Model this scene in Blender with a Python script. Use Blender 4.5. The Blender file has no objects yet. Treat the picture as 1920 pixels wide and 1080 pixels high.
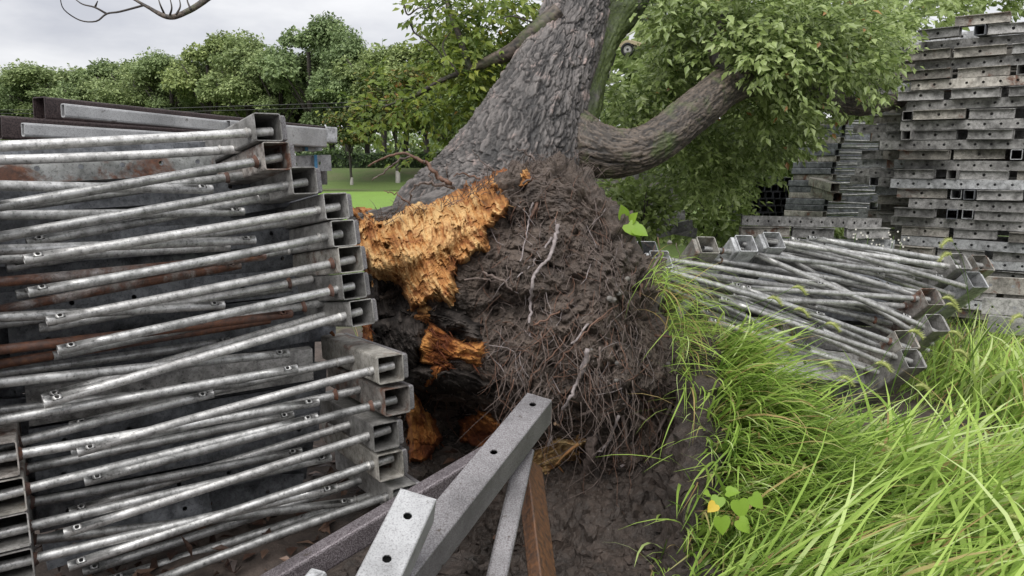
import bpy, math, random
import numpy as np
from mathutils import Vector

random.seed(11)
RNG = np.random.default_rng(7)
scene = bpy.context.scene
COL = scene.collection
R = math.radians

# ------------------------------------------------------------------ camera
CAM_H, PITCH, FPX = 1.5, R(10.1), 1400.0
cam_data = bpy.data.cameras.new('camera')
cam = bpy.data.objects.new('camera', cam_data)
COL.objects.link(cam)
cam.location = (0, 0, CAM_H)
cam.rotation_euler = (R(90) - PITCH, 0, 0)
cam_data.sensor_width = 36.0
cam_data.lens = FPX / 1920 * 36.0
cam_data.clip_start = 0.05
cam_data.clip_end = 2000
scene.camera = cam

# ------------------------------------------------------------------ sky, sun, exposure
SUN_EL, SUN_AZ = R(56), R(200)
world = bpy.data.worlds.new('World')
scene.world = world
world.use_nodes = True
wt = world.node_tree
for n in list(wt.nodes):
    wt.nodes.remove(n)
w_out = wt.nodes.new('ShaderNodeOutputWorld')
w_sky = wt.nodes.new('ShaderNodeTexSky')
w_sky.sky_type = 'NISHITA'
w_sky.sun_disc = False
w_sky.sun_elevation = SUN_EL
w_sky.sun_rotation = SUN_AZ
w_bg1 = wt.nodes.new('ShaderNodeBackground')
w_bg1.inputs[1].default_value = 0.05
wt.links.new(w_sky.outputs[0], w_bg1.inputs[0])
w_tc = wt.nodes.new('ShaderNodeTexCoord')
w_map = wt.nodes.new('ShaderNodeMapping')
w_map.inputs['Scale'].default_value = (1.6, 1.6, 5.0)
w_noise = wt.nodes.new('ShaderNodeTexNoise')
w_noise.inputs['Scale'].default_value = 2.1
w_noise.inputs['Detail'].default_value = 6
w_noise.inputs['Roughness'].default_value = 0.55
w_ramp = wt.nodes.new('ShaderNodeValToRGB')
w_ramp.color_ramp.elements[0].position = 0.34
w_ramp.color_ramp.elements[0].color = (0.66, 0.67, 0.73, 1)
w_ramp.color_ramp.elements[1].position = 0.66
w_ramp.color_ramp.elements[1].color = (1.05, 1.045, 1.06, 1)
w_bg2 = wt.nodes.new('ShaderNodeBackground')
w_bg2.inputs[1].default_value = 0.295
w_mix = wt.nodes.new('ShaderNodeMixShader')
w_mix.inputs[0].default_value = 0.93            # cloud cover
wt.links.new(w_tc.outputs['Generated'], w_map.inputs[0])
wt.links.new(w_map.outputs[0], w_noise.inputs['Vector'])
wt.links.new(w_noise.outputs['Fac'], w_ramp.inputs[0])
wt.links.new(w_ramp.outputs[0], w_bg2.inputs[0])
wt.links.new(w_bg1.outputs[0], w_mix.inputs[1])
wt.links.new(w_bg2.outputs[0], w_mix.inputs[2])
wt.links.new(w_mix.outputs[0], w_out.inputs[0])

sun_data = bpy.data.lights.new('sun', 'SUN')
sun_data.energy = 1.5
sun_data.angle = R(70)
sun_data.color = (1.0, 0.98, 0.95)
sun = bpy.data.objects.new('sun', sun_data)
COL.objects.link(sun)
sun.rotation_euler = (R(90) - SUN_EL, 0, R(180) - SUN_AZ)

scene.view_settings.view_transform = 'Standard'
scene.view_settings.look = 'None'
scene.view_settings.exposure = 1.68
scene.view_settings.gamma = 1.0
scene.view_settings.use_curve_mapping = False
scene.render.engine = 'CYCLES'
scene.cycles.use_denoising = True
scene.cycles.max_bounces = 7
scene.cycles.diffuse_bounces = 3
scene.cycles.glossy_bounces = 3
scene.cycles.transmission_bounces = 4
scene.cycles.transparent_max_bounces = 4

# ------------------------------------------------------------------ viewing geometry helpers (pixels of the 1920 x 1080 photograph)
CP, SP = math.cos(PITCH), math.sin(PITCH)
def ray(px, py):
    u = (px - 960.0) / FPX
    v = (540.0 - py) / FPX
    return np.array([u, CP + SP * v, -SP + CP * v])
CAM = np.array([0.0, 0.0, CAM_H])
def at(px, py, Y):
    r = ray(px, py)
    return CAM + r * (Y / r[1])
def at_np(px, py, Y):
    u = (px - 960.0) / FPX
    v = (540.0 - py) / FPX
    ry = CP + SP * v
    k = Y / ry
    return np.stack([u * k, Y + 0 * u, CAM_H + (-SP + CP * v) * k], -1)
def on_plane(px, py, Q, t, off=0.0):
    r = ray(px, py)
    lam = (np.dot(Q - CAM, t) + off) / np.dot(r, t)
    return CAM + r * lam
def unit(v):
    v = np.asarray(v, float)
    return v / np.linalg.norm(v)

# ------------------------------------------------------------------ numpy noise
def _hash(i, k):
    v = np.sin(i[..., 0] * 127.1 + i[..., 1] * 311.7 + i[..., 2] * 74.7 + k * 53.13) * 43758.5453
    return v - np.floor(v)
def vnoise(p, k=0):
    i = np.floor(p); f = p - i; u = f * f * (3 - 2 * f)
    r = 0.0
    for dx in (0, 1):
        wx = u[..., 0] if dx else 1 - u[..., 0]
        for dy in (0, 1):
            wy = u[..., 1] if dy else 1 - u[..., 1]
            for dz in (0, 1):
                wz = u[..., 2] if dz else 1 - u[..., 2]
                r = r + wx * wy * wz * _hash(i + np.array([dx, dy, dz]), k)
    return r * 2 - 1
def fbm(p, octv=4, k=0, gain=0.5):
    a, s, r = 1.0, 1.0, 0.0
    for o in range(octv):
        r = r + a * vnoise(p * s + o * 17.3, k)
        a *= gain; s *= 2.03
    return r
def vor(p, k=0):
    i = np.floor(p)
    f1 = np.full(p.shape[:-1], 9.0); f2 = f1.copy(); cid = f1 * 0
    for dx in (-1, 0, 1):
        for dy in (-1, 0, 1):
            for dz in (-1, 0, 1):
                c = i + np.array([dx, dy, dz])
                q = c + np.stack([_hash(c, k + 1), _hash(c, k + 2), _hash(c, k + 3)], -1)
                d = np.sqrt(((q - p) ** 2).sum(-1))
                near = d < f1
                f2 = np.where(near, f1, np.minimum(f2, d))
                cid = np.where(near, _hash(c, k + 4), cid)
                f1 = np.where(near, d, f1)
    return f1, f2, cid
def sstep(a, b, x):
    t = np.clip((x - a) / (b - a), 0, 1)
    return t * t * (3 - 2 * t)

# ------------------------------------------------------------------ materials
MATS = {}
class NT:
    def __init__(self, name):
        self.m = bpy.data.materials.new(name); self.m.use_nodes = True
        self.t = self.m.node_tree
        self.b = self.t.nodes['Principled BSDF']; self.out = self.t.nodes['Material Output']
        self.tc = self.n('ShaderNodeTexCoord')
        MATS[name] = self.m
    def n(self, k): return self.t.nodes.new(k)
    def l(self, a, b): self.t.links.new(a, b)
    def coord(self, scale=(1, 1, 1), rand=True, src='Object'):
        mp = self.n('ShaderNodeMapping'); mp.inputs['Scale'].default_value = scale
        self.l(self.tc.outputs[src], mp.inputs[0])
        if rand:
            oi = self.n('ShaderNodeObjectInfo'); mu = self.n('ShaderNodeMath'); mu.operation = 'MULTIPLY'
            mu.inputs[1].default_value = 37.0
            self.l(oi.outputs['Random'], mu.inputs[0]); self.l(mu.outputs[0], mp.inputs['Location'])
        return mp.outputs[0]
    def noise(self, vec, scale, detail=4, rough=0.55, dist=0.0):
        n = self.n('ShaderNodeTexNoise'); n.inputs['Scale'].default_value = scale
        n.inputs['Detail'].default_value = detail; n.inputs['Roughness'].default_value = rough
        n.inputs['Distortion'].default_value = dist
        self.l(vec, n.inputs['Vector']); return n.outputs['Fac']
    def ramp(self, fac, stops):
        r = self.n('ShaderNodeValToRGB'); e = r.color_ramp.elements
        while len(e) < len(stops): e.new(0.5)
        for el, (p, c) in zip(e, stops):
            el.position = p; el.color = (c[0], c[1], c[2], 1) if not isinstance(c, (int, float)) else (c, c, c, 1)
        self.l(fac, r.inputs[0]); return r.outputs[0]
    def mix(self, fac, a, b, mode='MIX'):
        m = self.n('ShaderNodeMix'); m.data_type = 'RGBA'; m.blend_type = mode
        for s, v in ((0, fac), (6, a), (7, b)):
            if isinstance(v, (int, float)): m.inputs[s].default_value = v
            elif isinstance(v, tuple): m.inputs[s].default_value = (v[0], v[1], v[2], 1)
            else: self.l(v, m.inputs[s])
        return m.outputs[2]
    def bump(self, h, strength=0.3, dist=0.01):
        b = self.n('ShaderNodeBump'); b.inputs['Strength'].default_value = strength
        b.inputs['Distance'].default_value = dist
        self.l(h, b.inputs['Height']); self.l(b.outputs[0], self.b.inputs['Normal'])
    def set(self, **k):
        for a, v in k.items():
            s = self.b.inputs[a.replace('_', ' ')]
            if isinstance(v, (int, float)): s.default_value = v
            elif isinstance(v, tuple): s.default_value = (v[0], v[1], v[2], 1)
            else: self.l(v, s)
    def rnd(self):
        oi = self.n('ShaderNodeObjectInfo'); return oi.outputs['Random']

def galvanised(name, lo, hi, rust=0.0, metal=0.65, rough=0.42, stain=0.5, streak=(1, 1, 1)):
    s = NT(name)
    c = s.coord(streak)
    n1 = s.noise(c, 28, 6, 0.7)
    n2 = s.noise(c, 7, 5, 0.65, 0.4)
    n3 = s.noise(c, 120, 3, 0.6)
    col = s.ramp(n1, [(0.36, lo), (0.58, hi)])
    sp = s.ramp(n3, [(0.34, 0.35), (0.44, 1.0)])
    col = s.mix(0.7, col, sp, 'MULTIPLY')
    st = s.ramp(n2, [(0.36, 1.0 - stain), (0.58, 1.0)])
    col = s.mix(0.9, col, st, 'MULTIPLY')
    vr = s.ramp(s.rnd(), [(0.0, 0.62), (1.0, 1.1)])
    col = s.mix(1.0, col, vr, 'MULTIPLY')
    metal_s = metal
    if rust > 0:
        n4 = s.noise(c, 6, 6, 0.7, 0.6)
        fac = s.ramp(n4, [(0.60 - 0.25 * rust, 0.0), (0.68 - 0.18 * rust, 1.0)])
        n5 = s.noise(c, 45, 4, 0.7)
        rc = s.ramp(n5, [(0.3, (0.035, 0.018, 0.013)), (0.55, (0.11, 0.045, 0.025)), (0.75, (0.20, 0.09, 0.04))])
        col = s.mix(fac, col, rc)
        inv = s.ramp(fac, [(0, metal), (1, 0.0)])
        s.l(inv, s.b.inputs['Metallic'])
    else:
        s.set(Metallic=metal)
    ro = s.ramp(n2, [(0.3, rough + 0.18), (0.7, rough - 0.06)])
    s.set(Base_Color=col, Roughness=ro)
    s.bump(n1, 0.08, 0.003)
    return s.m
galvanised('pipe_galv', (0.27, 0.27, 0.262), (0.56, 0.56, 0.55), stain=0.42, metal=0.62, rough=0.40)
galvanised('pipe_pale', (0.36, 0.355, 0.345), (0.66, 0.655, 0.64), stain=0.36, metal=0.58, rough=0.41)
galvanised('pipe_rust', (0.16, 0.14, 0.13), (0.40, 0.37, 0.35), rust=0.75, metal=0.5)
galvanised('pipe_brown', (0.05, 0.03, 0.025), (0.14, 0.09, 0.075), rust=0.9, metal=0.2, rough=0.5)
galvanised('tube_galv', (0.27, 0.26, 0.245), (0.47, 0.46, 0.44), stain=0.5, metal=0.5, rough=0.5)
galvanised('tube_warm', (0.25, 0.235, 0.205), (0.46, 0.44, 0.40), rust=0.22, stain=0.5, metal=0.4, rough=0.55)
galvanised('tube_rust', (0.17, 0.15, 0.135), (0.40, 0.37, 0.34), rust=0.38, metal=0.3, rough=0.6)
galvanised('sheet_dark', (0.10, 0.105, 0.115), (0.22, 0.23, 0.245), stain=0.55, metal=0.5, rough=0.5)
galvanised('sheet_rust', (0.26, 0.27, 0.26), (0.46, 0.47, 0.46), rust=0.42, metal=0.4, rough=0.55)
galvanised('channel_light', (0.33, 0.335, 0.34), (0.62, 0.63, 0.64), stain=0.5, metal=0.5, rough=0.5)
galvanised('channel_mid', (0.22, 0.215, 0.205), (0.45, 0.44, 0.425), stain=0.6, metal=0.4, rough=0.55)
galvanised('channel_dirty', (0.22, 0.205, 0.18), (0.44, 0.415, 0.37), rust=0.15, stain=0.6, metal=0.3, rough=0.6)
galvanised('tube_black', (0.02, 0.022, 0.025), (0.05, 0.052, 0.06), stain=0.4, metal=0.3, rough=0.5)
galvanised('weld_rust', (0.05, 0.03, 0.025), (0.17, 0.10, 0.08), rust=0.5, metal=0.1, rough=0.75)

def speckled(name, light, dark, pos=0.5, sc=260):
    s = NT(name)
    c = s.coord()
    n = s.noise(c, sc, 3, 0.6)
    big = s.noise(c, 7, 4, 0.6)
    fac = s.ramp(n, [(pos - 0.12, 0.0), (pos + 0.10, 1.0)])
    col = s.mix(fac, dark, light)
    scr = s.ramp(s.noise(s.coord((1, 14, 3)), 18, 5, 0.7), [(0.60, 0.0), (0.66, 0.45)])
    col = s.mix(scr, col, light)
    bg = s.ramp(big, [(0.3, 0.62), (0.62, 1.05)])
    col = s.mix(1.0, col, bg, 'MULTIPLY')
    mud = s.ramp(s.noise(c, 22, 6, 0.7), [(0.62, 0.0), (0.70, 1.0)])
    col = s.mix(mud, col, (0.055, 0.042, 0.034))
    s.set(Base_Color=col, Metallic=0.35, Roughness=s.ramp(n, [(0.3, 0.32), (0.7, 0.6)]))
    s.bump(n, 0.3, 0.002)
    return s.m
speckled('speckled_steel', (0.25, 0.245, 0.25), (0.125, 0.112, 0.115), 0.50, 230)
speckled('speckled_pale', (0.41, 0.415, 0.42), (0.25, 0.245, 0.25), 0.43, 230)
speckled('speckled_purple', (0.22, 0.20, 0.21), (0.06, 0.047, 0.052), 0.53)
speckled('primer_brown', (0.085, 0.062, 0.06), (0.028, 0.02, 0.021), 0.50, 180)

def plain(name, c0, c1, scale=20, rough=0.6, stretch=(1, 1, 1), bump=0.2, metal=0.0, det=5):
    s = NT(name)
    v = s.coord(stretch)
    n = s.noise(v, scale, det, 0.6)
    s.set(Base_Color=s.ramp(n, [(0.32, c0), (0.68, c1)]), Roughness=rough, Metallic=metal)
    if bump: s.bump(n, bump, 0.01)
    return s.m
plain('paint_blue', (0.04, 0.16, 0.30), (0.08, 0.25, 0.42), 60)
plain('timber', (0.035, 0.020, 0.013), (0.135, 0.058, 0.022), 14, 0.6, (6, 6, 0.8), 0.4)
plain('tyre', (0.012, 0.012, 0.013), (0.022, 0.022, 0.023), 40, 0.7)
plain('rim_white', (0.50, 0.49, 0.46), (0.62, 0.61, 0.58), 40, 0.5)
plain('fender_cream', (0.50, 0.41, 0.26), (0.60, 0.51, 0.34), 30, 0.5)
plain('dark_plastic', (0.012, 0.012, 0.014), (0.03, 0.03, 0.033), 30, 0.5)
plain('cable_black', (0.012, 0.012, 0.013), (0.02, 0.02, 0.021), 30, 0.6, bump=0)
plain('stone', (0.07, 0.065, 0.06), (0.19, 0.175, 0.16), 30, 0.7)
plain('petal', (0.62, 0.6, 0.52), (0.75, 0.73, 0.66), 30, 0.6)

def soil(name, c0, c1, wet=0.45):
    s = NT(name)
    v = s.coord(rand=False)
    n1 = s.noise(v, 14, 8, 0.7, 0.3)
    n2 = s.noise(v, 90, 5, 0.7)
    n3 = s.noise(v, 3.0, 4, 0.6)
    col = s.ramp(n1, [(0.3, c0), (0.7, c1)])
    col = s.mix(0.5, col, s.ramp(n2, [(0.3, 0.5), (0.72, 1.3)]), 'MULTIPLY')
    col = s.mix(0.8, col, s.ramp(n3, [(0.32, 0.42), (0.68, 1.2)]), 'MULTIPLY')
    gr = s.ramp(s.noise(v, 260, 2, 0.6), [(0.66, 0.0), (0.72, 1.0)])
    col = s.mix(gr, col, (0.16, 0.14, 0.125))
    s.set(Base_Color=col, Roughness=s.ramp(n2, [(0.3, wet), (0.7, 0.9)]))
    hb = s.mix(0.5, n1, n2)
    s.bump(hb, 0.7, 0.02)
    return s.m
soil('root_soil', (0.034, 0.025, 0.020), (0.130, 0.098, 0.078), 0.5)
soil('mud_dark', (0.017, 0.0125, 0.010), (0.066, 0.047, 0.037), 0.45)

def bark(name, moss=0.0):
    s = NT(name)
    v = s.coord(rand=False)
    at_ = s.n('ShaderNodeAttribute'); at_.attribute_name = 'tint'
    n1 = s.noise(v, 34, 6, 0.7)
    n2 = s.noise(v, 5, 4, 0.6, 0.5)
    base = s.ramp(at_.outputs['Fac'], [(0.0, (0.012, 0.011, 0.011)), (0.25, (0.040, 0.036, 0.034)), (0.7, (0.125, 0.112, 0.106)), (1.0, (0.205, 0.185, 0.172))])
    col = s.mix(0.65, base, s.ramp(n1, [(0.3, 0.5), (0.7, 1.3)]), 'MULTIPLY')
    pk = s.ramp(s.noise(v, 7.5, 5, 0.65, 0.3), [(0.55, 0.0), (0.62, 0.6)])
    pk = s.mix(1.0, pk, s.ramp(at_.outputs['Fac'], [(0.35, 0.0), (0.7, 1.0)]), 'MULTIPLY')
    if moss == 0:
        col = s.mix(pk, col, (0.30, 0.215, 0.19))
    if 0 < moss < .8: col = s.mix(1.0, col, (0.92, 0.80, 0.66), 'MULTIPLY')
    if moss > 0:
        mf = s.ramp(n2, [(0.62 - 0.4 * moss, 0.0), (0.80 - 0.4 * moss, 1.0)])
        mc = s.ramp(s.noise(v, 60, 4, 0.7), [(0.3, (0.022, 0.033, 0.010)), (0.7, (0.085, 0.115, 0.028))])
        col = s.mix(mf, col, mc)
    s.set(Base_Color=col, Roughness=s.ramp(n1, [(0.3, 0.45), (0.7, 0.8)]))
    s.bump(n1, 0.5, 0.012)
    return s.m
bark('bark', 0.0)
bark('bark_limb', 0.28)
bark('bark_moss', 0.8)
plain('bark_far', (0.018, 0.015, 0.013), (0.06, 0.05, 0.043), 12, 0.85, (1, 1, 0.25), 0.5)
plain('limewash', (0.16, 0.15, 0.135), (0.42, 0.40, 0.37), 4, 0.9)
plain('root_bark', (0.045, 0.032, 0.027), (0.15, 0.115, 0.10), 45, 0.75, bump=0.5)
plain('root_red', (0.06, 0.030, 0.020), (0.16, 0.085, 0.055), 45, 0.7, bump=0.4)
plain('root_grey', (0.12, 0.10, 0.098), (0.27, 0.235, 0.23), 50, 0.75, bump=0.6)
plain('root_pale', (0.33, 0.21, 0.13), (0.55, 0.40, 0.26), 50, 0.7, bump=0.4)

def torn(name, dark, midc, light, red):
    s = NT(name)
    v = s.coord((1, 1, 1), rand=False)
    at_ = s.n('ShaderNodeAttribute'); at_.attribute_name = 'tint'
    n1 = s.noise(v, 11, 6, 0.7, 0.8)
    n2 = s.noise(s.coord((4, 4, 0.7), rand=False), 60, 4, 0.7)
    col = s.ramp(at_.outputs['Fac'], [(0.0, dark), (0.45, midc), (0.85, light)])
    col = s.mix(s.ramp(n1, [(0.47, 0.0), (0.66, 0.95)]), col, red)
    col = s.mix(0.8, col, s.ramp(n2, [(0.3, 0.62), (0.7, 1.25)]), 'MULTIPLY')
    s.set(Base_Color=col, Roughness=0.88, Specular_IOR_Level=0.2)
    s.bump(n2, 0.7, 0.01)
    return s.m
torn('torn_orange', (0.12, 0.050, 0.020), (0.43, 0.205, 0.068), (0.60, 0.39, 0.175), (0.25, 0.092, 0.034))
torn('torn_red', (0.10, 0.03, 0.012), (0.30, 0.105, 0.03), (0.52, 0.24, 0.07), (0.14, 0.045, 0.022))
torn('torn_straw', (0.14, 0.075, 0.03), (0.36, 0.23, 0.10), (0.52, 0.39, 0.20), (0.22, 0.10, 0.04))
torn('rotten_or_shade_black', (0.010, 0.008, 0.007), (0.028, 0.023, 0.020), (0.062, 0.052, 0.046), (0.014, 0.011, 0.010))  # real rotten wood, and the painted shade of the root hollow

def leafy(name, stops, trans=0.35, rough=0.45, spec=0.4):
    s = NT(name)
    at_ = s.n('ShaderNodeAttribute'); at_.attribute_name = 'tint'
    col = s.ramp(at_.outputs['Fac'], stops)
    if name.startswith('leaf_far'):
        col = s.mix(1.0, col, s.ramp(s.rnd(), [(0.0, (0.82, 0.88, 0.88)), (0.5, (1.0, 1.0, 0.98)), (1.0, (1.12, 1.08, 0.9))]), 'MULTIPLY')
    s.set(Base_Color=col, Roughness=rough, Specular_IOR_Level=spec)
    tr = s.n('ShaderNodeBsdfTranslucent'); mx = s.n('ShaderNodeMixShader')
    mx.inputs[0].default_value = trans
    s.l(col, tr.inputs[0])
    s.l(s.b.outputs[0], mx.inputs[1]); s.l(tr.outputs[0], mx.inputs[2]); s.l(mx.outputs[0], s.out.inputs[0])
    return s.m
leafy('leaf_near', [(0.0, (0.10, 0.140, 0.036)), (0.45, (0.225, 0.30, 0.085)), (0.93, (0.40, 0.48, 0.20)), (0.955, (0.36, 0.18, 0.06)), (1.0, (0.42, 0.22, 0.08))], 0.40, 0.36, 0.6)
leafy('leaf_yellow', [(0.0, (0.06, 0.10, 0.016)), (0.5, (0.15, 0.21, 0.028)), (0.94, (0.27, 0.30, 0.045)), (1.0, (0.38, 0.20, 0.05))], 0.4)
leafy('leaf_far', [(0.0, (0.12, 0.165, 0.07)), (0.5, (0.235, 0.30, 0.125)), (1.0, (0.36, 0.42, 0.19))], 0.3, 0.55)
leafy('leaf_far_rust', [(0.0, (0.03, 0.05, 0.015)), (0.45, (0.085, 0.12, 0.03)), (0.7, (0.17, 0.16, 0.04)), (1.0, (0.24, 0.12, 0.045))], 0.3, 0.55)
leafy('leaf_hedge', [(0.0, (0.018, 0.036, 0.010)), (1.0, (0.07, 0.115, 0.028))], 0.25, 0.55)
leafy('grass_blade', [(0.0, (0.10, 0.175, 0.032)), (0.4, (0.245, 0.375, 0.066)), (0.85, (0.43, 0.565, 0.145)), (0.93, (0.52, 0.62, 0.27)), (0.97, (0.42, 0.33, 0.14)), (1.0, (0.36, 0.24, 0.11))], 0.42, 0.58, 0.25)
leafy('foxtail_head', [(0.0, (0.34, 0.40, 0.10)), (1.0, (0.62, 0.64, 0.30))], 0.4, 0.6)
leafy('vine_leaf', [(0.0, (0.17, 0.30, 0.03)), (0.9, (0.26, 0.40, 0.05)), (1.0, (0.62, 0.45, 0.04))], 0.45, 0.45)
leafy('litter_leaf', [(0.0, (0.022, 0.013, 0.010)), (0.6, (0.065, 0.036, 0.026)), (1.0, (0.15, 0.095, 0.068))], 0.1, 0.4)

def ground_mat():
    s = NT('ground_soil')
    v = s.coord(rand=False)
    n1 = s.noise(v, 9, 8, 0.7, 0.3); n2 = s.noise(v, 70, 5, 0.7); n3 = s.noise(v, 0.8, 5, 0.6)
    col = s.ramp(n1, [(0.3, (0.028, 0.021, 0.017)), (0.7, (0.095, 0.072, 0.060))])
    col = s.mix(0.5, col, s.ramp(n2, [(0.3, 0.5), (0.72, 1.3)]), 'MULTIPLY')
    g = s.ramp(n2, [(0.3, (0.035, 0.062, 0.012)), (0.7, (0.11, 0.165, 0.03))])
    sx = s.n('ShaderNodeSeparateXYZ'); s.l(s.tc.outputs['Object'], sx.inputs[0])
    mr = s.n('ShaderNodeMapRange'); mr.inputs[1].default_value = 5.2; mr.inputs[2].default_value = 9.0
    s.l(sx.outputs['Y'], mr.inputs[0])
    ad = s.n('ShaderNodeMath'); ad.operation = 'ADD'; s.l(mr.outputs[0], ad.inputs[0])
    n3c = s.ramp(n3, [(0.3, -0.0), (0.7, 0.35)]); s.l(n3c, ad.inputs[1])
    f = s.ramp(ad.outputs[0], [(0.45, 0.0), (0.7, 1.0)])
    s.set(Base_Color=s.mix(f, col, g), Roughness=0.85)
    s.bump(s.mix(0.5, n1, n2), 0.6, 0.02)
ground_mat()
def field_mat():
    s = NT('field_grass')
    v = s.coord(rand=False)
    n = s.noise(v, 30, 5, 0.7); n2 = s.noise(v, 1.2, 5, 0.6)
    col = s.ramp(n, [(0.3, (0.10, 0.19, 0.022)), (0.7, (0.20, 0.33, 0.05))])
    col = s.mix(s.ramp(n2, [(0.45, 0.0), (0.7, 0.5)]), col, (0.13, 0.20, 0.03))
    s.set(Base_Color=col, Roughness=0.8)
    s.bump(n, 0.8, 0.05)
    s = NT('bank_grass')
    v = s.coord(rand=False)
    n = s.noise(v, 22, 6, 0.7); n2 = s.noise(v, 0.7, 5, 0.6)
    col = s.ramp(n, [(0.3, (0.036, 0.062, 0.014)), (0.7, (0.095, 0.135, 0.032))])
    col = s.mix(s.ramp(n2, [(0.42, 0.0), (0.66, 0.55)]), col, (0.12, 0.095, 0.06))
    s.set(Base_Color=col, Roughness=0.85)
    s.bump(n, 0.8, 0.05)
field_mat()

# ------------------------------------------------------------------ mesh builders
class MB:
    """collects faces of one mesh (world coordinates)"""
    def __init__(self): self.v = []; self.f = []; self.s = []
    def add(self, V, F, smooth=False):
        o = len(self.v)
        self.v.extend([tuple(map(float, p)) for p in V])
        for f in F:
            self.f.append([i + o for i in f]); self.s.append(smooth)
    def box(self, c, ax, ay, az, dims, cham=0.0):
        c = np.asarray(c, float); ax, ay, az = map(unit, (ax, ay, az))
        hx, hy, hz = [d / 2 for d in dims]
        b = min(cham, hx * .45, hy * .45, hz * .45)
        if b <= 0:
            V = [c + ax * sx * hx + ay * sy * hy + az * sz * hz for sx in (-1, 1) for sy in (-1, 1) for sz in (-1, 1)]
            F = [(0, 1, 3, 2), (4, 6, 7, 5), (0, 4, 5, 1), (2, 3, 7, 6), (0, 2, 6, 4), (1, 5, 7, 3)]
            self.add(V, F); return
        prof = [(hx - b, hy), (-(hx - b), hy), (-hx, hy - b), (-hx, -(hy - b)), (-(hx - b), -hy), (hx - b, -hy), (hx, -(hy - b)), (hx, hy - b)]
        V = []
        for z, k in ((-hz, 1), (-hz + b, 0), (hz - b, 0), (hz, 1)):
            for x, y in prof:
                q = 1 - (b / max(hx, hy)) * k
                V.append(c + ax * x * q + ay * y * q + az * z)
        F = [tuple(range(7, -1, -1)), tuple(range(24, 32))]
        for r in range(3):
            for i in range(8):
                j = (i + 1) % 8
                F.append((r * 8 + i, r * 8 + j, r * 8 + 8 + j, r * 8 + 8 + i))
        self.add(V, F)
    def hollow(self, c0, c1, ax, ay, w, h, th, rad=0.008):
        """open-ended rectangular tube from c0 to c1"""
        c0 = np.asarray(c0, float); c1 = np.asarray(c1, float); ax = unit(ax); ay = unit(ay)
        def prof(w, h, r):
            out = []
            for (sx, sy, a0) in ((1, 1, 0), (-1, 1, 90), (-1, -1, 180), (1, -1, 270)):
                for a in (0, 45, 90):
                    t = R(a0 + a)
                    out.append((sx * (w / 2 - r) + r * math.cos(t), sy * (h / 2 - r) + r * math.sin(t)))
            return out
        po, pi_ = prof(w, h, rad), prof(w - 2 * th, h - 2 * th, max(rad - th, 0.001))
        n = len(po); V = []
        for c in (c0, c1):
            for p in (po, pi_):
                V += [c + ax * x + ay * y for x, y in p]
        F = []
        for i in range(n):
            j = (i + 1) % n
            F.append((i, j, 2 * n + j, 2 * n + i))
            F.append((n + j, n + i, 3 * n + i, 3 * n + j))
            F.append((j, i, n + i, n + j))
            F.append((2 * n + i, 2 * n + j, 3 * n + j, 3 * n + i))
        self.add(V, F, False)
    def pipe(self, p0, p1, r, th=0.003, bow=0.0, hole=None, up=(0, -0.7, 0.7), n=14):
        """hollow pipe; hole: drill a bolt hole near p1"""
        p0 = np.asarray(p0, float); p1 = np.asarray(p1, float)
        d = p1 - p0; L = np.linalg.norm(d); d = d / L
        b = np.asarray(up, float); b = unit(b - d * np.dot(b, d)); c = np.cross(d, b)
        ts = [0, .12, .25, .4, .55, .7, .85]
        hr = r * 0.42
        if hole: ts += [(L - 0.052) / L, (L - 0.024) / L, 1.0]
        else: ts += [1.0]
        bd = unit(np.array([RNG.normal(), RNG.normal(), RNG.normal() + .001]))
        bd = bd - d * np.dot(bd, d)
        V = []
        for t in ts:
            ctr = p0 + d * L * t + bd * bow * 4 * t * (1 - t)
            for k in range(n):
                a = 2 * math.pi * (k + 0.5) / n
                V.append(ctr + (b * math.cos(a) + c * math.sin(a)) * r)
        m = len(ts); F = []
        for i in range(m - 1):
            for k in range(n):
                if hole and i == m - 3 and k in (n - 2, n - 1, 0): continue
                j = (k + 1) % n
                F.append((i * n + k, (i + 1) * n + k, (i + 1) * n + j, i * n + j))
        if hole:
            i = m - 3
            ks = [n - 2, n - 1, 0, 1]
            loop = [i * n + k for k in ks] + [(i + 1) * n + k for k in reversed(ks)]
            ctr = p0 + d * (L - 0.038)
            o = len(V)
            for g in [R(a_) for a_ in (-112.5, -157.5, 157.5, 112.5, 67.5, 22.5, -22.5, -67.5)]:
                x, y = hr * math.cos(g), hr * math.sin(g)
                V.append(ctr + d * x + c * y + b * math.sqrt(max(r * r - y * y, 0)))
            W = [V[o + q] for q in range(8)]; W += [w - b * .002 for w in W]
            self.add(W, [(q, (q + 1) % 8, 8 + (q + 1) % 8, 8 + q) for q in range(8)])
            for q in range(8):
                z = (q + 1) % 8
                F.append((loop[q], loop[z], o + z, o + q))
        self.add(V, F, True)
        # end rings and bore
        V = []
        for ctr, dd in ((p1, -0.10), (p0, 0.10)):
            for rr, q in ((r, 0), (r - th, 0), (r - th, dd)):
                for k in range(n):
                    a = 2 * math.pi * (k + 0.5) / n
                    V.append(ctr + (b * math.cos(a) + c * math.sin(a)) * rr + d * q)
        F = []
        for e in (0, 1):
            o = e * 3 * n
            for k in range(n):
                j = (k + 1) % n
                F.append((o + k, o + j, o + n + j, o + n + k))
                if hole and e == 0 and k in (n - 2, n - 1, 0): continue
                F.append((o + n + k, o + n + j, o + 2 * n + j, o + 2 * n + k))
            if not (hole and e == 0): F.append(tuple(o + 2 * n + k for k in range(n)))
        self.add(V, F, False)
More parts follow.
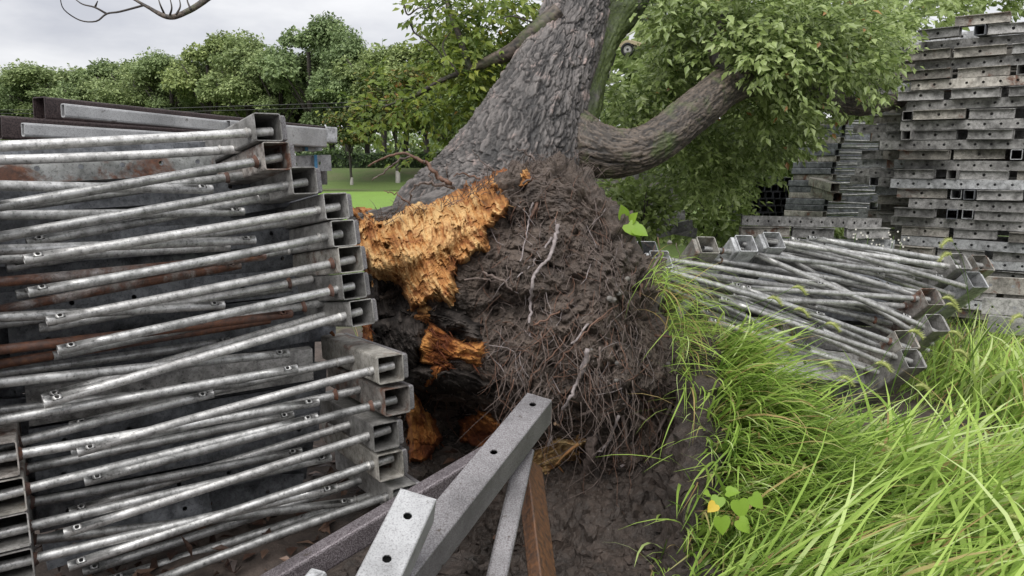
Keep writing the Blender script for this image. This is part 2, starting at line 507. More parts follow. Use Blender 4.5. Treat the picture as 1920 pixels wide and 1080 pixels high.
    def strand(self, pts, radii, n=5):
        """tapered tube along a polyline, closed at both ends"""
        pts = [np.asarray(p, float) for p in pts]
        V = []; m = len(pts); prev = None
        for i in range(m):
            t = unit(pts[min(i + 1, m - 1)] - pts[max(i - 1, 0)])
            if prev is None:
                a = np.cross(t, (0.31, 0.77, 0.55)); a = unit(a)
            else:
                a = unit(prev - t * np.dot(prev, t))
            prev = a; b = np.cross(t, a)
            for k in range(n):
                g = 2 * math.pi * k / n
                V.append(pts[i] + (a * math.cos(g) + b * math.sin(g)) * radii[i])
        F = []
        for i in range(m - 1):
            for k in range(n):
                j = (k + 1) % n
                F.append((i * n + k, i * n + j, (i + 1) * n + j, (i + 1) * n + k))
        F.append(tuple(range(n - 1, -1, -1))); F.append(tuple((m - 1) * n + k for k in range(n)))
        self.add(V, F, True)
    def ring(self, c, d, r0, r1, h, n=12, lump=0.25):
        """lumpy weld bead round a pipe"""
        d = unit(d); a = unit(np.cross(d, (0.2, 0.3, 0.9))); b = np.cross(d, a)
        V = []
        for (rr, q) in ((r0, h * 1.2), (r1 * .85, h * .6), (r1, 0)):
            for k in range(n):
                g = 2 * math.pi * k / n
                V.append(np.asarray(c) + (a * math.cos(g) + b * math.sin(g)) * rr * (1 + lump * random.uniform(-.5, .6) * (rr > r0)) + d * q)
        F = [(i * n + k, i * n + (k + 1) % n, (i + 1) * n + (k + 1) % n, (i + 1) * n + k) for i in range(2) for k in range(n)]
        self.add(V, F, True)
    def plate(self, o, X, Y, L, H, th, holes, r, n=8):
        """plate lying in X (length) / Y (height) from corner o, thickness th along -(X x Y); round holes at (x, y)"""
        o = np.asarray(o, float); X = unit(X); Y = unit(Y); N = np.cross(X, Y)
        holes = sorted(holes)
        xs = [0.0]
        cells = []
        cw = min([0.5 * H] + [abs(b[0] - a[0]) * .5 for a, b in zip(holes, holes[1:])]) if holes else 0
        cw = max(min(cw, 0.03 + r), r * 1.4)
        cur = 0.0
        for (hx, hy) in holes:
            a, b = max(hx - cw, cur), min(hx + cw, L)
            if a > cur + 1e-4: cells.append((cur, a, None))
            cells.append((a, b, (hx, hy))); cur = b
        if cur < L - 1e-4: cells.append((cur, L, None))
        for a, b, hc in cells:
            for sgn, z in ((1, 0.0), (-1, -th)):
                P = lambda x, y: o + X * x + Y * y + N * z
                if hc is None:
                    V = [P(a, 0), P(b, 0), P(b, H), P(a, H)]
                    F = [(0, 1, 2, 3) if sgn > 0 else (3, 2, 1, 0)]
                else:
                    mx, my = hc
                    sq = [(b, my), (b, H), (mx, H), (a, H), (a, my), (a, 0), (mx, 0), (b, 0)]
                    ci = [(mx + r * math.cos(k * math.pi / 4), my + r * math.sin(k * math.pi / 4)) for k in range(8)]
                    V = [P(*q) for q in sq] + [P(*q) for q in ci]
                    F = []
                    for k in range(8):
                        j = (k + 1) % 8
                        F.append((k, j, 8 + j, 8 + k) if sgn > 0 else (8 + k, 8 + j, j, k))
                self.add(V, F)
            if hc is not None:
                V = []
                for z in (0, -th):
                    V += [o + X * (hc[0] + r * math.cos(k * math.pi / 4)) + Y * (hc[1] + r * math.sin(k * math.pi / 4)) + N * z for k in range(8)]
                self.add(V, [(k, (k + 1) % 8, 8 + (k + 1) % 8, 8 + k) for k in range(8)])
        V = [o + X * x + Y * y + N * z for z in (0, -th) for x, y in ((0, 0), (L, 0), (L, H), (0, H))]
        self.add(V, [(1, 0, 4, 5), (2, 1, 5, 6), (3, 2, 6, 7), (0, 3, 7, 4)])
    def mesh(self, name, base=(0, 0, 0)):
        me = bpy.data.meshes.new(name)
        V = np.array(self.v, float) - np.asarray(base, float)
        me.from_pydata(V.tolist(), [], self.f)
        me.polygons.foreach_set('use_smooth', self.s)
        me.update()
        return me

def fast_mesh(name, V, F, tint=None, smooth=True):
    V = np.asarray(V, np.float32); F = np.asarray(F, np.int32)
    me = bpy.data.meshes.new(name)
    me.vertices.add(len(V)); me.vertices.foreach_set('co', V.ravel())
    k = F.shape[1]
    me.loops.add(F.size); me.loops.foreach_set('vertex_index', F.ravel())
    me.polygons.add(len(F))
    me.polygons.foreach_set('loop_start', np.arange(0, F.size, k, dtype=np.int32))
    me.polygons.foreach_set('loop_total', np.full(len(F), k, np.int32))
    me.polygons.foreach_set('use_smooth', np.full(len(F), smooth, bool))
    if tint is not None:
        a = me.attributes.new('tint', 'FLOAT', 'POINT'); a.data.foreach_set('value', np.asarray(tint, np.float32))
    me.update(calc_edges=True)
    return me

def tag(o, label=None, cat=None, group=None, kind=None):
    if label: o['label'] = label
    if cat: o['category'] = cat
    if group: o['group'] = group
    if kind: o['kind'] = kind
    return o
def empty(name, loc, label, cat, group=None):
    o = bpy.data.objects.new(name, None); COL.objects.link(o)
    o.location = [float(c) for c in loc]; o.empty_display_size = 0.1
    return tag(o, label, cat, group)
def link(name, me, mat, parent=None, loc=None):
    o = bpy.data.objects.new(name, me); COL.objects.link(o)
    if mat is not None and not me.materials: me.materials.append(MATS[mat])
    if parent is not None: o.parent = parent
    if loc is not None: o.location = [float(c) for c in loc]
    return o
def part(name, mb, mat, root, under=None):
    """mb in world coordinates -> child of root (or of a part of it, which sits at the root's origin)"""
    return link(name, mb.mesh(name, root.location), mat, under or root)
def part_np(name, V, F, mat, root, tint=None, smooth=True, under=None):
    V = np.asarray(V) - np.array(root.location)
    return link(name, fast_mesh(name, V, F, tint, smooth), mat, under or root)
def copy_tree(o, parent=None):
    c = o.copy(); COL.objects.link(c)
    if parent is not None: c.parent = parent
    for ch in o.children: copy_tree(ch, c)
    return c
ORD = ['zeroth', 'first', 'second', 'third', 'fourth', 'fifth', 'sixth', 'seventh', 'eighth', 'ninth', 'tenth', 'eleventh', 'twelfth',
       'thirteenth', 'fourteenth', 'fifteenth', 'sixteenth', 'seventeenth', 'eighteenth', 'nineteenth', 'twentieth']
def nth(k):
    return ORD[k] if k <= 20 else 'thirtieth' if k == 30 else 'thirty-' + ORD[k - 30] if k > 30 else 'twenty-' + ORD[k - 20]

# leaves: a folded blade of four triangles each
def leaves(P, D, N, L, W):
    P = np.asarray(P); n = len(P)
    D = D / np.linalg.norm(D, axis=1, keepdims=True)
    S = np.cross(N, D); S /= np.linalg.norm(S, axis=1, keepdims=True) + 1e-9
    U = np.cross(D, S)
    L = L[:, None]; W = W[:, None]
    V = np.stack([P, P + D * L * .42 + S * W * .5 + U * W * .13, P + D * L * .45 - U * W * .05, P + D * L * .42 - S * W * .5 + U * W * .13, P + D * L - U * L * .14], 1).reshape(-1, 3)
    b = (np.arange(n) * 5)[:, None, None]
    F = (b + np.array([[0, 1, 2], [0, 2, 3], [2, 1, 4], [3, 2, 4]])[None]).reshape(-1, 3)
    return V, F

# ================================================================== SETTING: ground, field, bank, far trees
def height(x, y):
    x = np.asarray(x, float); y = np.asarray(y, float)
    p = np.stack([x, y, 0 * x], -1)
    near = 1 - sstep(9, 14, y)
    h = 0.035 * fbm(p * 1.7, 4) * near
    h = h + 0.018 * fbm(p * 9.0, 3, 3) * near
    h = h - 0.30 * np.exp(-((x - 0.22) / 0.55) ** 2 - ((y - 2.95) / 0.5) ** 2)
    mound = 0.66 * np.exp(-np.where(x > .80, ((x - .80) / 0.46) ** 2, 0) - np.where(y < 3.4, ((y - 3.4) / 0.62) ** 2, ((y - 3.4) / 0.38) ** 2))
    h = h + mound * sstep(-.05, .11, x - .234 * y + 0.04 * fbm(p * 4, 3, 5))
    h = h - 0.34 * np.exp(-((x + .15) / .38) ** 2 - ((y - 3.3) / .36) ** 2)
    h = h + 0.85 * sstep(31.5, 37, y)
    return h
def hz(x, y): return float(height(np.array([x]), np.array([y]))[0])

gx = np.concatenate([-np.geomspace(400, 4.2, 26), np.arange(-4, 5.01, 0.045), np.geomspace(5.3, 400, 26)])
gy = np.concatenate([np.arange(-3, 0.7, 0.5), np.arange(0.7, 8.0, 0.045), np.geomspace(8.1, 700, 60)])
GX, GY = np.meshgrid(gx, gy)
GV = np.stack([GX, GY, height(GX, GY)], -1).reshape(-1, 3)
ny, nx = GX.shape
ii = (np.arange(ny - 1)[:, None] * nx + np.arange(nx - 1)[None]).ravel()
GF = np.stack([ii, ii + 1, ii + 1 + nx, ii + nx], -1)
tag(link('ground', fast_mesh('ground', GV, GF), 'ground_soil'), 'dark wet soil ground under the piles and roots', 'ground', kind='structure')

def sheet(name, x0, x1, y0, y1, lift, mat, label, cat, wob=0.0, n=60, m=30):
    xs = np.linspace(x0, x1, n); ts = np.linspace(0, 1, m)
    X, T = np.meshgrid(xs, ts)
    e0 = y0 + wob * fbm(np.stack([xs * .6, 0 * xs, 0 * xs], -1), 3, 2); e1 = y1 + wob * fbm(np.stack([xs * .6, 0 * xs + 9, 0 * xs], -1), 3, 2)
    Y = e0[None] * (1 - T) + e1[None] * T
    V = np.stack([X, Y, height(X, Y) + lift], -1).reshape(-1, 3)
    i = (np.arange(m - 1)[:, None] * n + np.arange(n - 1)[None]).ravel()
    return tag(link(name, fast_mesh(name, V, np.stack([i, i + 1, i + 1 + n, i + n], -1)), mat), label, cat, kind='structure')
sheet('lawn', -60, 1.3, 13.5, 30.6, 0.02, 'field_grass', 'bright green mown lawn between the yard and the bank', 'lawn', 0.5)
# crumbly soil of the pit: finer sheet laid on the ground
px_ = np.arange(-.75, 1.25, .0085); py_ = np.arange(1.35, 3.75, .0095)
SX, SY = np.meshgrid(px_, py_); S3 = np.stack([SX, SY, 0 * SX], -1)
S3 = np.stack([SX, SY, height(SX, SY)], -1)
q = S3 + .012 * np.stack([fbm(S3 * 22, 2, 1), fbm(S3 * 22, 2, 2), 0 * SX], -1)
a1, a2, ai = vor(q * 14 + .3, 5); b1, b2, bi = vor(q * 36 + .3, 6)
cr = .055 * np.clip(fbm(S3 * 5, 4, 8), -1, 1) + .055 * (1 - np.clip(a1, 0, 1) ** 1.5) * (ai ** 2) + .018 * (1 - np.clip(b1, 0, 1) ** 1.4) * (.3 + bi) + .006 * fbm(S3 * 90, 2, 9)
edge_ = sstep(-.75, -.5, SX) * (1 - sstep(1.0, 1.25, SX)) * sstep(1.35, 1.6, SY) * (1 - sstep(3.5, 3.75, SY))
SZ = height(SX, SY); gyy, gxx = np.gradient(SZ, .0095, .0085)
SN = np.stack([-gxx, -gyy, np.ones_like(SZ)], -1); SN /= np.linalg.norm(SN, axis=-1, keepdims=True)
SV = (np.stack([SX, SY, SZ + .012], -1) + SN * ((cr + .02) * edge_)[..., None]).reshape(-1, 3)
ny, nx = SX.shape; ii = (np.arange(ny - 1)[:, None] * nx + np.arange(nx - 1)[None]).ravel()
tag(link('soil', fast_mesh('soil', SV, np.stack([ii, ii + 1, ii + 1 + nx, ii + nx], -1), None, False), 'mud_dark'), 'crumbly dark brown soil of the pit under the roots', 'soil', kind='structure')
sheet('grass_bank', -110, 110, 31.4, 60, 0.03, 'bank_grass', 'darker grassy bank rising to the hedge and trees', 'bank', 0.6)

# ---- far trees
def crown_mesh(name, seed, nblob, nleaf, leaf, mat, squash=1.0):
    g = np.random.default_rng(seed)
    d = g.normal(size=(nblob, 3)); d /= np.linalg.norm(d, axis=1, keepdims=True)
    c = d * g.uniform(.45, .74, (nblob, 1)) * np.array([1, 1, 1.02 * squash])
    r = g.uniform(.20, .36, nblob)
    bi = g.integers(0, nblob, nleaf)
    n = g.normal(size=(nleaf, 3)); n /= np.linalg.norm(n, axis=1, keepdims=True)
    n[:, 2] = np.where(n[:, 2] < -0.3, n[:, 2] * -0.5, n[:, 2])
    rr = r[bi] * (1 - 0.5 * g.random(nleaf) ** 2.2) * (1 + .28 * fbm(n * 3 + bi[:, None], 2, seed))
    P = c[bi] + n * rr[:, None]
    D = n * .5 + g.normal(size=(nleaf, 3)) * .55 + np.array([0, 0, -.35])
    N = n * .8 + g.normal(size=(nleaf, 3)) * .45 + np.array([0, 0, .5])
    L = leaf * g.uniform(.7, 1.35, nleaf)
    V, F = leaves(P, D, N, L, L * g.uniform(.5, .75, nleaf))
    t = np.clip(.42 + .22 * g.normal(size=nleaf) + .28 * (g.random(nblob) - .5)[bi], 0, 1)
    me = fast_mesh(name, V, F, np.repeat(t, 5), False); me.materials.append(MATS[mat])
    return me
CROWNS = [crown_mesh('crown', 21 + k, (16, 30, 22, 38, 19)[k], (14000, 17000, 15000, 18000, 14000)[k], (.064, .054, .060, .052, .066)[k], 'leaf_far', (1.0, .9, 1.12, .95, 1.2)[k]) for k in range(5)]
CROWN_RUST = crown_mesh('crown', 41, 17, 4200, .10, 'leaf_far_rust', 1.1)
def trunk_mesh(seed, mat):
    g = random.Random(seed); m = MB()
    m.strand([(0, 0, -.03), (.01, 0, .15), (.03 * g.uniform(-1, 1), .02, .45), (.04 * g.uniform(-1, 1), 0, .8)], [.034, .027, .022, .014], 7)
    for k in range(7):
        a = k * 2.4 + g.uniform(0, 1); z = g.uniform(.30, .52); L = g.uniform(.2, .34)
        m.strand([(0, 0, z - .05), (L * .4 * math.cos(a), L * .4 * math.sin(a), z + .1), (L * math.cos(a), L * math.sin(a), z + .3)], [.012, .009, .004], 5)
    me = m.mesh('trunk'); me.materials.append(MATS[mat]); return me
TRUNKS = [trunk_mesh(k, 'bark_far') for k in range(3)]
m = MB(); m.strand([(0, 0, -.02), (0, 0, .04), (.003, 0, .11)], [.0410, .0375, .0330], 9); LIMEWASH = m.mesh('limewash'); LIMEWASH.materials.append(MATS['limewash'])
def far_tree(px, Y, top, wid, k, label, group, base=None, crown=None, lime=False, low=.36):
    x = at(px, 300, Y)[0]
    z0 = hz(x, Y) - .02; z1 = at(px, top, Y)[2]; H = z1 - z0
    t = empty('tree', (x, Y, z0), label, 'tree', group)
    o = link('trunk', TRUNKS[k % 3], None, t); tw = .55 if lime else .9; o.scale = (H * tw, H * tw, H); o.rotation_euler[2] = k * 1.7
    if lime:
        q = link('limewash', LIMEWASH, None, t); q.scale = (H * tw, H * tw, H)
    c = link('crown', crown or CROWNS[(k * 3 + k // 4) % 5], None, t)
    w = wid / FPX * Y / 2
    w *= 1.02 + .22 * ((k * 7) % 5) / 4
    c.scale = (w * 1.08, w * 1.08, H * (1 - low) / 2 * 1.13); c.location = (0, 0, H * (1 + low) / 2 - .02 * H); c.rotation_euler[2] = k * 2.1
    return t
row = [(-60, 132, 150), (35, 118, 150), (110, 104, 140), (190, 122, 130), (262, 88, 140), (335, 80, 140), (405, 74, 140), (470, 62, 140), (530, 76, 130), (592, 42, 150), (655, 52, 140), (718, 72, 150), (800, 70, 160), (885, 58, 170), (985, 40, 190)]
for k, (px, top, w) in enumerate(row):
    Y = 60 - 22 * (px + 60) / 1000.0
    far_tree(px, Y, top, w * 1.12, k, 'dense green tree, %s from the left in the far tree line' % nth(k + 1), 'trees of the far tree line', low=.30 + .03 * (k % 3))
for k, (px, top, w) in enumerate([(-10, 150, 160), (75, 140, 150), (230, 126, 150), (300, 120, 150), (370, 112, 150), (440, 100, 150), (500, 104, 150), (560, 96, 150), (625, 84, 150), (690, 100, 160), (760, 100, 160), (845, 96, 170)]):
    Y = 70 - 22 * (px + 60) / 1000.0
    far_tree(px, Y, top, w * 1.1, k + 1, 'shaded tree half hidden behind the far tree line, %s from the left' % nth(k + 1), 'second row of far trees', low=.22)
far_tree(745, 33.5, 118, 150, 1, 'young tree with rusty new leaves and limewashed trunk on the bank', 'young trees on the bank', crown=CROWN_RUST, lime=True, low=.33)
far_tree(658, 33.0, 190, 100, 2, 'small slim limewashed tree beside the steel pile on the bank', 'young trees on the bank', crown=CROWN_RUST, lime=True, low=.40)
far_tree(832, 34.5, 150, 170, 0, 'dark trunked tree with pale crown just left of the leaning trunk', 'young trees on the bank', low=.36)

# distant woods and hedge
def leaf_mass(xr, yr, zr, n, leaf, g):
    P = np.stack([g.uniform(*xr, n), g.uniform(*yr, n), 0 * np.zeros(n)], -1)
    top = zr[1] - zr[0]
    lump = .75 + .25 * fbm(P * np.array([.22 if leaf > .3 else .8, .3, 0]), 3, 5)
    P[:, 2] = zr[0] + g.random(n) ** .8 * top * np.clip(lump, .3, 1.1)
    D = g.normal(size=(n, 3)); N = g.normal(size=(n, 3)) * .6 + np.array([0, -.4, .7])
    L = leaf * g.uniform(.7, 1.3, n)
    return leaves(P, D, N, L, L * .6)
g = np.random.default_rng(3)
V, F = leaf_mass((-110, 40), (88, 96), (.3, 5.2), 16000, .8, g)
tag(link('distant_woods', fast_mesh('distant_woods', V, F, np.repeat(np.clip(g.normal(.35, .2, len(V) // 5), 0, 1), 5), False), 'leaf_far'), 'low dark woods seen through the far trunks', 'woods', kind='stuff')
hx0, hx1 = at(560, 300, 37.5)[0], at(1250, 300, 37.5)[0]
hroot = empty('hedge', ((hx0 + hx1) / 2, 37.5, .85), 'clipped low hedge along the top of the bank', 'hedge')
V, F = leaf_mass((hx0, hx1), (36.9, 38.1), (.83, 1.78), 16000, .16, g)
part_np('foliage', V, F, 'leaf_hedge', hroot, np.repeat(np.clip(g.normal(.5, .25, len(V) // 5), 0, 1), 5), False)
m = MB(); m.box(((hx0 + hx1) / 2, 37.5, 1.2), (1, 0, 0), (0, 1, 0), (0, 0, 1), (hx1 - hx0 - .3, .8, .75), .1)
part('dark_core', m, 'leaf_hedge', hroot)  # plain dark box put inside the hedge for its shaded interior

# overhead cables
for k, (pts, lab) in enumerate([([(-300, 208, 31), (250, 205, 30), (640, 193, 30), (1000, 172, 30)], 'upper thin black cable strung in front of the far trees'),
                                ([(-300, 214, 31), (250, 212, 30), (640, 201, 30), (1000, 180, 30)], 'lower thin black cable strung in front of the far trees')]):
    m = MB(); m.strand([at(*p) for p in pts], [.016] * 4, 5)
    tag(link('overhead_cable', m.mesh('overhead_cable'), 'cable_black'), lab, 'cable', 'overhead cables')

# ================================================================== STEEL: rake frames (square tube with pipes welded through it)
ZUP = np.array([0, 0, 1.0])
def rake_frame(label, group, Q, t, front, pipes, w=0.105, length=0.6, tube='tube_galv', pipe='pipe_galv', weld='tube_galv', plate=True, side=1, roll=0.0, r=0.0155, cat='steel frame', hole=True, sref=None):
    """front: pixel of the opening's centre; pipes: list of (px0,py0,px1,py1,off); t: tube axis pointing away from the opening.
    Plane of the opening passes through Q."""
    C = on_plane(front[0], front[1], Q, t)
    s = unit(np.cross(t, ZUP)) if sref is None else unit(np.asarray(sref) - t * np.dot(sref, t))
    n = unit(np.cross(s, t))
    if roll:
        c, q = math.cos(roll), math.sin(roll); s, n = s * c + n * q, n * c - s * q
    root = empty('rake_frame', C, label, cat, group)
    m = MB(); m.hollow(C, C + t * length, s, n, w, w, .004)
    tb = part('square_tube', m, tube, root)
    if plate:
        m = MB(); m.box(C + s * side * (w / 2 + .013) + t * (length / 2 + .012), s, n, t, (.024, w * .93, length), .005)
        part('side_rail', m, 'speckled_steel' if plate == 1 else tube, root)
    for k, (x0, y0, x1, y1, off) in enumerate(pipes):
        A = on_plane(x0, y0, Q, t, off); B = on_plane(x1, y1, Q, t, off)
        d = unit(B - A)
        # carry the pipe on through the near wall to the far wall of the tube
        ext = A - d * max(0.0, w * .95 / max(abs(np.dot(d, s)), .3)) if True else A
        m = MB(); m.pipe(ext, B, r, bow=random.uniform(0, .010), hole=hole, n=14)
        po = part('pipe', m, pipe, root)
        m = MB(); m.ring(A - d * .001, d, r * .98, r * (1.22 if weld == 'tube_galv' else 1.45), .008 if weld == 'tube_galv' else .012)
        part('weld', m, weld, root, po)
    return root

GP = 'pipe frames of the big pile beside the root plate'
T_UP = unit((-.836, .977, -.214)); Q_UP = at(647, 440, 2.95)
T_LO = unit((-.647, 1.0, -.09)); Q_LO = at(745, 752, 2.80)
upper = [  # opening centre, front pipe, second pipe, materials
 ((503, 238), [(462, 249, -60, 277, .05), (412, 281, -60, 301, .24)], 'tube_galv', 'pipe_pale', 'tube_galv'),
 ((520, 292), [(480, 303, -60, 397, .05), (427, 333, -60, 400, .24)], 'tube_rust', 'pipe_galv', 'weld_rust'),
 ((571, 338), [(530, 349, -60, 455, .05), (483, 373, 50, 456, .24)], 'tube_galv', 'pipe_galv', 'tube_galv'),
 ((631, 386), [(593, 394, 45, 487, .05), (537, 417, 12, 502, .24)], 'tube_galv', 'pipe_pale', 'tube_galv'),
 ((645, 437), [(598, 446, 53, 548, .05), (540, 470, 30, 553, .24)], 'tube_galv', 'pipe_galv', 'tube_galv'),
 ((658, 486), [(622, 494, 87, 602, .05), (543, 531, 74, 616, .24)], 'tube_warm', 'pipe_pale', 'weld_rust'),
 ((664, 536), [(621, 545, 108, 657, .05), (570, 575, 100, 668, .24)], 'tube_galv', 'pipe_galv', 'weld_rust'),
 ((679, 586), [(636, 595, 82, 757, .05), (587, 597, 78, 748, .24)], 'tube_galv', 'pipe_pale', 'tube_galv')]
U_LAB = ['topmost pipe frame of the big pile, standing above its neighbours', 'pipe frame with rusty square tube, second from the top of the big pile',
         'pipe frame third from the top of the big pile', 'pipe frame fourth from the top, level with the lawn edge', 'pipe frame fifth from the top, beside the orange torn wood',
         'pipe frame with brown welds, sixth from the top of the big pile', 'pipe frame seventh from the top of the big pile, beside black rotten wood', 'pipe frame eighth from the top, lowest of the upper leaning stack']
for (c, ps, tb, pp, wd), lab in zip(upper, U_LAB):
    rake_frame(lab, GP, Q_UP, T_UP, c, ps, .104, .62, tb, pp, wd, r=.0165)
lower = [
 ((733, 692), [(692, 697, 145, 848, .05), (632, 680, 130, 800, .26)], 'tube_warm', 'pipe_pale', 'tube_galv'),
 ((745, 752), [(697, 761, 158, 903, .05), (630, 740, 133, 848, .26)], 'tube_rust', 'pipe_galv', 'weld_rust'),
 ((724, 818), [(685, 819, 120, 1000, .05), (625, 806, 130, 960, .26)], 'tube_galv', 'pipe_pale', 'tube_galv'),
 ((733, 874), [(691, 873, 128, 1062, .05), (632, 915, 155, 1072, .26)], 'tube_warm', 'pipe_galv', 'tube_galv'),
 ((760, 936), [(720, 934, 240, 1110, .05), (667, 938, 200, 1090, .26)], 'tube_galv', 'pipe_galv', 'tube_galv')]
L_LAB = ['pipe frame on top of the lower stack, its square tube sticking far out', 'pipe frame with rust-stained tube mouth, second in the lower stack',
         'clean grey pipe frame third in the lower stack', 'pipe frame fourth in the lower stack, soil inside its tube', 'lowest pipe frame of the big pile, beside the pale foreground beam']
for (c, ps, tb, pp, wd), lab in zip(lower, L_LAB):
    rake_frame(lab, GP, Q_LO, T_LO, c, ps, .108, .66, tb, pp, wd, r=.0165)

# frames that reach in from the other side, pipe ends pointing towards the root plate
GL = 'pipe frames laid in from the far left of the big pile'
lf = [
 (Q_UP, T_UP, (-70, 372), [(-45, 347, 398, 355, .12), (-45, 404, 457, 397, .20)], 'pipe_galv', 'tube_galv', 'left-hand pipe frame, uppermost, its two pipe ends under the third frame'),
 (Q_UP, T_UP, (-70, 478), [(-45, 470, 478, 450, .11), (-45, 489, 430, 463, .22)], 'pipe_galv', 'tube_galv', 'left-hand pipe frame with pipe ends drilled beside the fifth frame'),
 (Q_UP, T_UP, (-70, 545), [(-45, 532, 497, 480, .13), (-45, 590, 450, 497, .24)], 'pipe_rust', 'tube_rust', 'left-hand pipe frame with rust-streaked upper pipe'),
 (Q_UP, T_UP, (-70, 605), [(-45, 597, 420, 572, .14), (-45, 612, 545, 540, .27)], 'pipe_galv', 'tube_galv', 'left-hand pipe frame crossing behind the sixth frame'),
 (Q_UP, T_UP, (-70, 660), [(-45, 661, 547, 588, .13), (-45, 690, 505, 600, .26)], 'pipe_brown', 'tube_rust', 'left-hand pipe frame with dark reddish brown pipes'),
 (Q_UP, T_UP, (-70, 722), [(-45, 724, 540, 663, .10), (-45, 705, 430, 640, .30)], 'pipe_galv', 'tube_galv', 'left-hand pipe frame between the upper and lower stacks'),
 (Q_LO, T_LO, (-70, 800), [(-45, 796, 557, 691, .11), (-45, 776, 470, 716, .25)], 'pipe_galv', 'tube_galv', 'left-hand pipe frame just above the rusty open tube'),
 (Q_LO, T_LO, (-6, 866), [(34, 852, 597, 753, .06), (33, 830, 400, 738, .22)], 'pipe_galv', 'tube_rust', 'left-hand pipe frame with orange rust round its open tube'),
 (Q_LO, T_LO, (8, 934), [(49, 917, 595, 782, .06), (47, 880, 550, 778, .24)], 'pipe_galv', 'tube_warm', 'left-hand pipe frame second below the rusty open tube'),
 (Q_LO, T_LO, (16, 1000), [(54, 988, 620, 857, .06), (58, 942, 565, 846, .24)], 'pipe_galv', 'tube_galv', 'left-hand pipe frame third below the rusty open tube'),
 (Q_LO, T_LO, (24, 1068), [(64, 1048, 630, 915, .06), (60, 1012, 660, 940, .22)], 'pipe_galv', 'tube_galv', 'lowest left-hand pipe frame at the bottom corner')]
for k, (Q, t, c, ps, pp, tb, lab) in enumerate(lf):
    rake_frame(lab, GL, Q, t, c, ps, .108, .62, tb, pp, 'weld_rust' if k > 6 else 'tube_galv', plate=False, r=.0165)

# perforated sheet channels lying between the pipes
def channel(label, group, A, B, up, H, mat, nholes=5, r=.0095, flange=.045, name='steel_channel', th=.004, face=(0, -1, 0), cat='steel channel', first=None):
    """C-channel, web from A to B (bottom edge), height H along up, web facing `face`"""
    X = unit(B - A); up = unit(np.asarray(up) - X * np.dot(up, X))
    N = np.cross(X, up)
    if np.dot(N, face) < 0:
        A, B = B, A; X = -X; N = -N
    L = np.linalg.norm(B - A)
    m = MB()
    xs = [(L * (i + .5) / nholes, H * .5) for i in range(nholes)] if first is None else [(x, H * .5) for x in first]
    m.plate(A, X, up, L, H, th, xs, r)
    root = tag(link(name, m.mesh(name, A), mat, None, A), label, cat, group)
    for q, sg in ((0.0, 1), (H, -1)):
        f = MB(); f.box(A + X * L / 2 + up * (q + sg * th / 2) - N * (flange / 2 + th + .0005), X, N, up, (L, flange, th))
        o = link('flange', f.mesh('flange', A), mat, root)
    return root
GC = 'sheet steel channels between the pipes of the big pile'
pan = [  # px0,py0 (bottom-left), px1,py1 (bottom-right), group plane, offset, height, material, holes
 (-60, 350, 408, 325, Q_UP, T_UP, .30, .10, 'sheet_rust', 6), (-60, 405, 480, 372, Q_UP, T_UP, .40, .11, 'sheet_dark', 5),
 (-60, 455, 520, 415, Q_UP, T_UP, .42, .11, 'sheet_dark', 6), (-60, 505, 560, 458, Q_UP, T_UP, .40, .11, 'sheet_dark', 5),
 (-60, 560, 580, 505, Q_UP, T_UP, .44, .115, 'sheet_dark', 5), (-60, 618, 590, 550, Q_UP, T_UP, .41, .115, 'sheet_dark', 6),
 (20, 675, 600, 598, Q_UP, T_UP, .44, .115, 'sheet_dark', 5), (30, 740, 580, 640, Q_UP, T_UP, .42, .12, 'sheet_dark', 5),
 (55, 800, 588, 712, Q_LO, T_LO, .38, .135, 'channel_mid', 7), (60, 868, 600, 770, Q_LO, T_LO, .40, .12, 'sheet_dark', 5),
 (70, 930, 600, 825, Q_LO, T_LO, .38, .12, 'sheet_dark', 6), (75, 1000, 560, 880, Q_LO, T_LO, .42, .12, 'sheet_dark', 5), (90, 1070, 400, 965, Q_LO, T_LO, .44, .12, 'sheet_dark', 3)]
pan.append((440, 404, 600, 376, Q_UP, T_UP, .32, .075, 'sheet_dark', 2))
for k, (x0, y0, x1, y1, Q, t, off, H, mt, nh) in enumerate(pan):
    A = on_plane(x0, y0, Q, t, off); B = on_plane(x1, y1, Q, t, off)
    s = unit(np.cross(t, ZUP)); n = unit(np.cross(s, t))
    lab = ('rust-stained sheet channel just under the two topmost pipes' if k == 0 else
           'lighter perforated sheet channel between the upper and lower stacks' if k == 8 else
           'grey sheet steel channel behind the pipes, %s from the top of the pile' % nth(k + 1))
    channel(lab, GC, A, B, n + t * random.uniform(-.25, .15), H, mt, nh, face=-t)

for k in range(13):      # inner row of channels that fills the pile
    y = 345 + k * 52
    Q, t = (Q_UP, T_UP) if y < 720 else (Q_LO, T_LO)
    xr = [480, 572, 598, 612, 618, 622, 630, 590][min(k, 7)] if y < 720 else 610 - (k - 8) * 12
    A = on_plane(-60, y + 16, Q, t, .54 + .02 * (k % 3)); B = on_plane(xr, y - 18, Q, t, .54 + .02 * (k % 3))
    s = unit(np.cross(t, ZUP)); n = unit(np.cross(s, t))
    channel('shaded sheet channel deep inside the big pile, %s from the top' % nth(k + 1), GC, A, B, n, .15, 'sheet_dark', 4, face=-t)
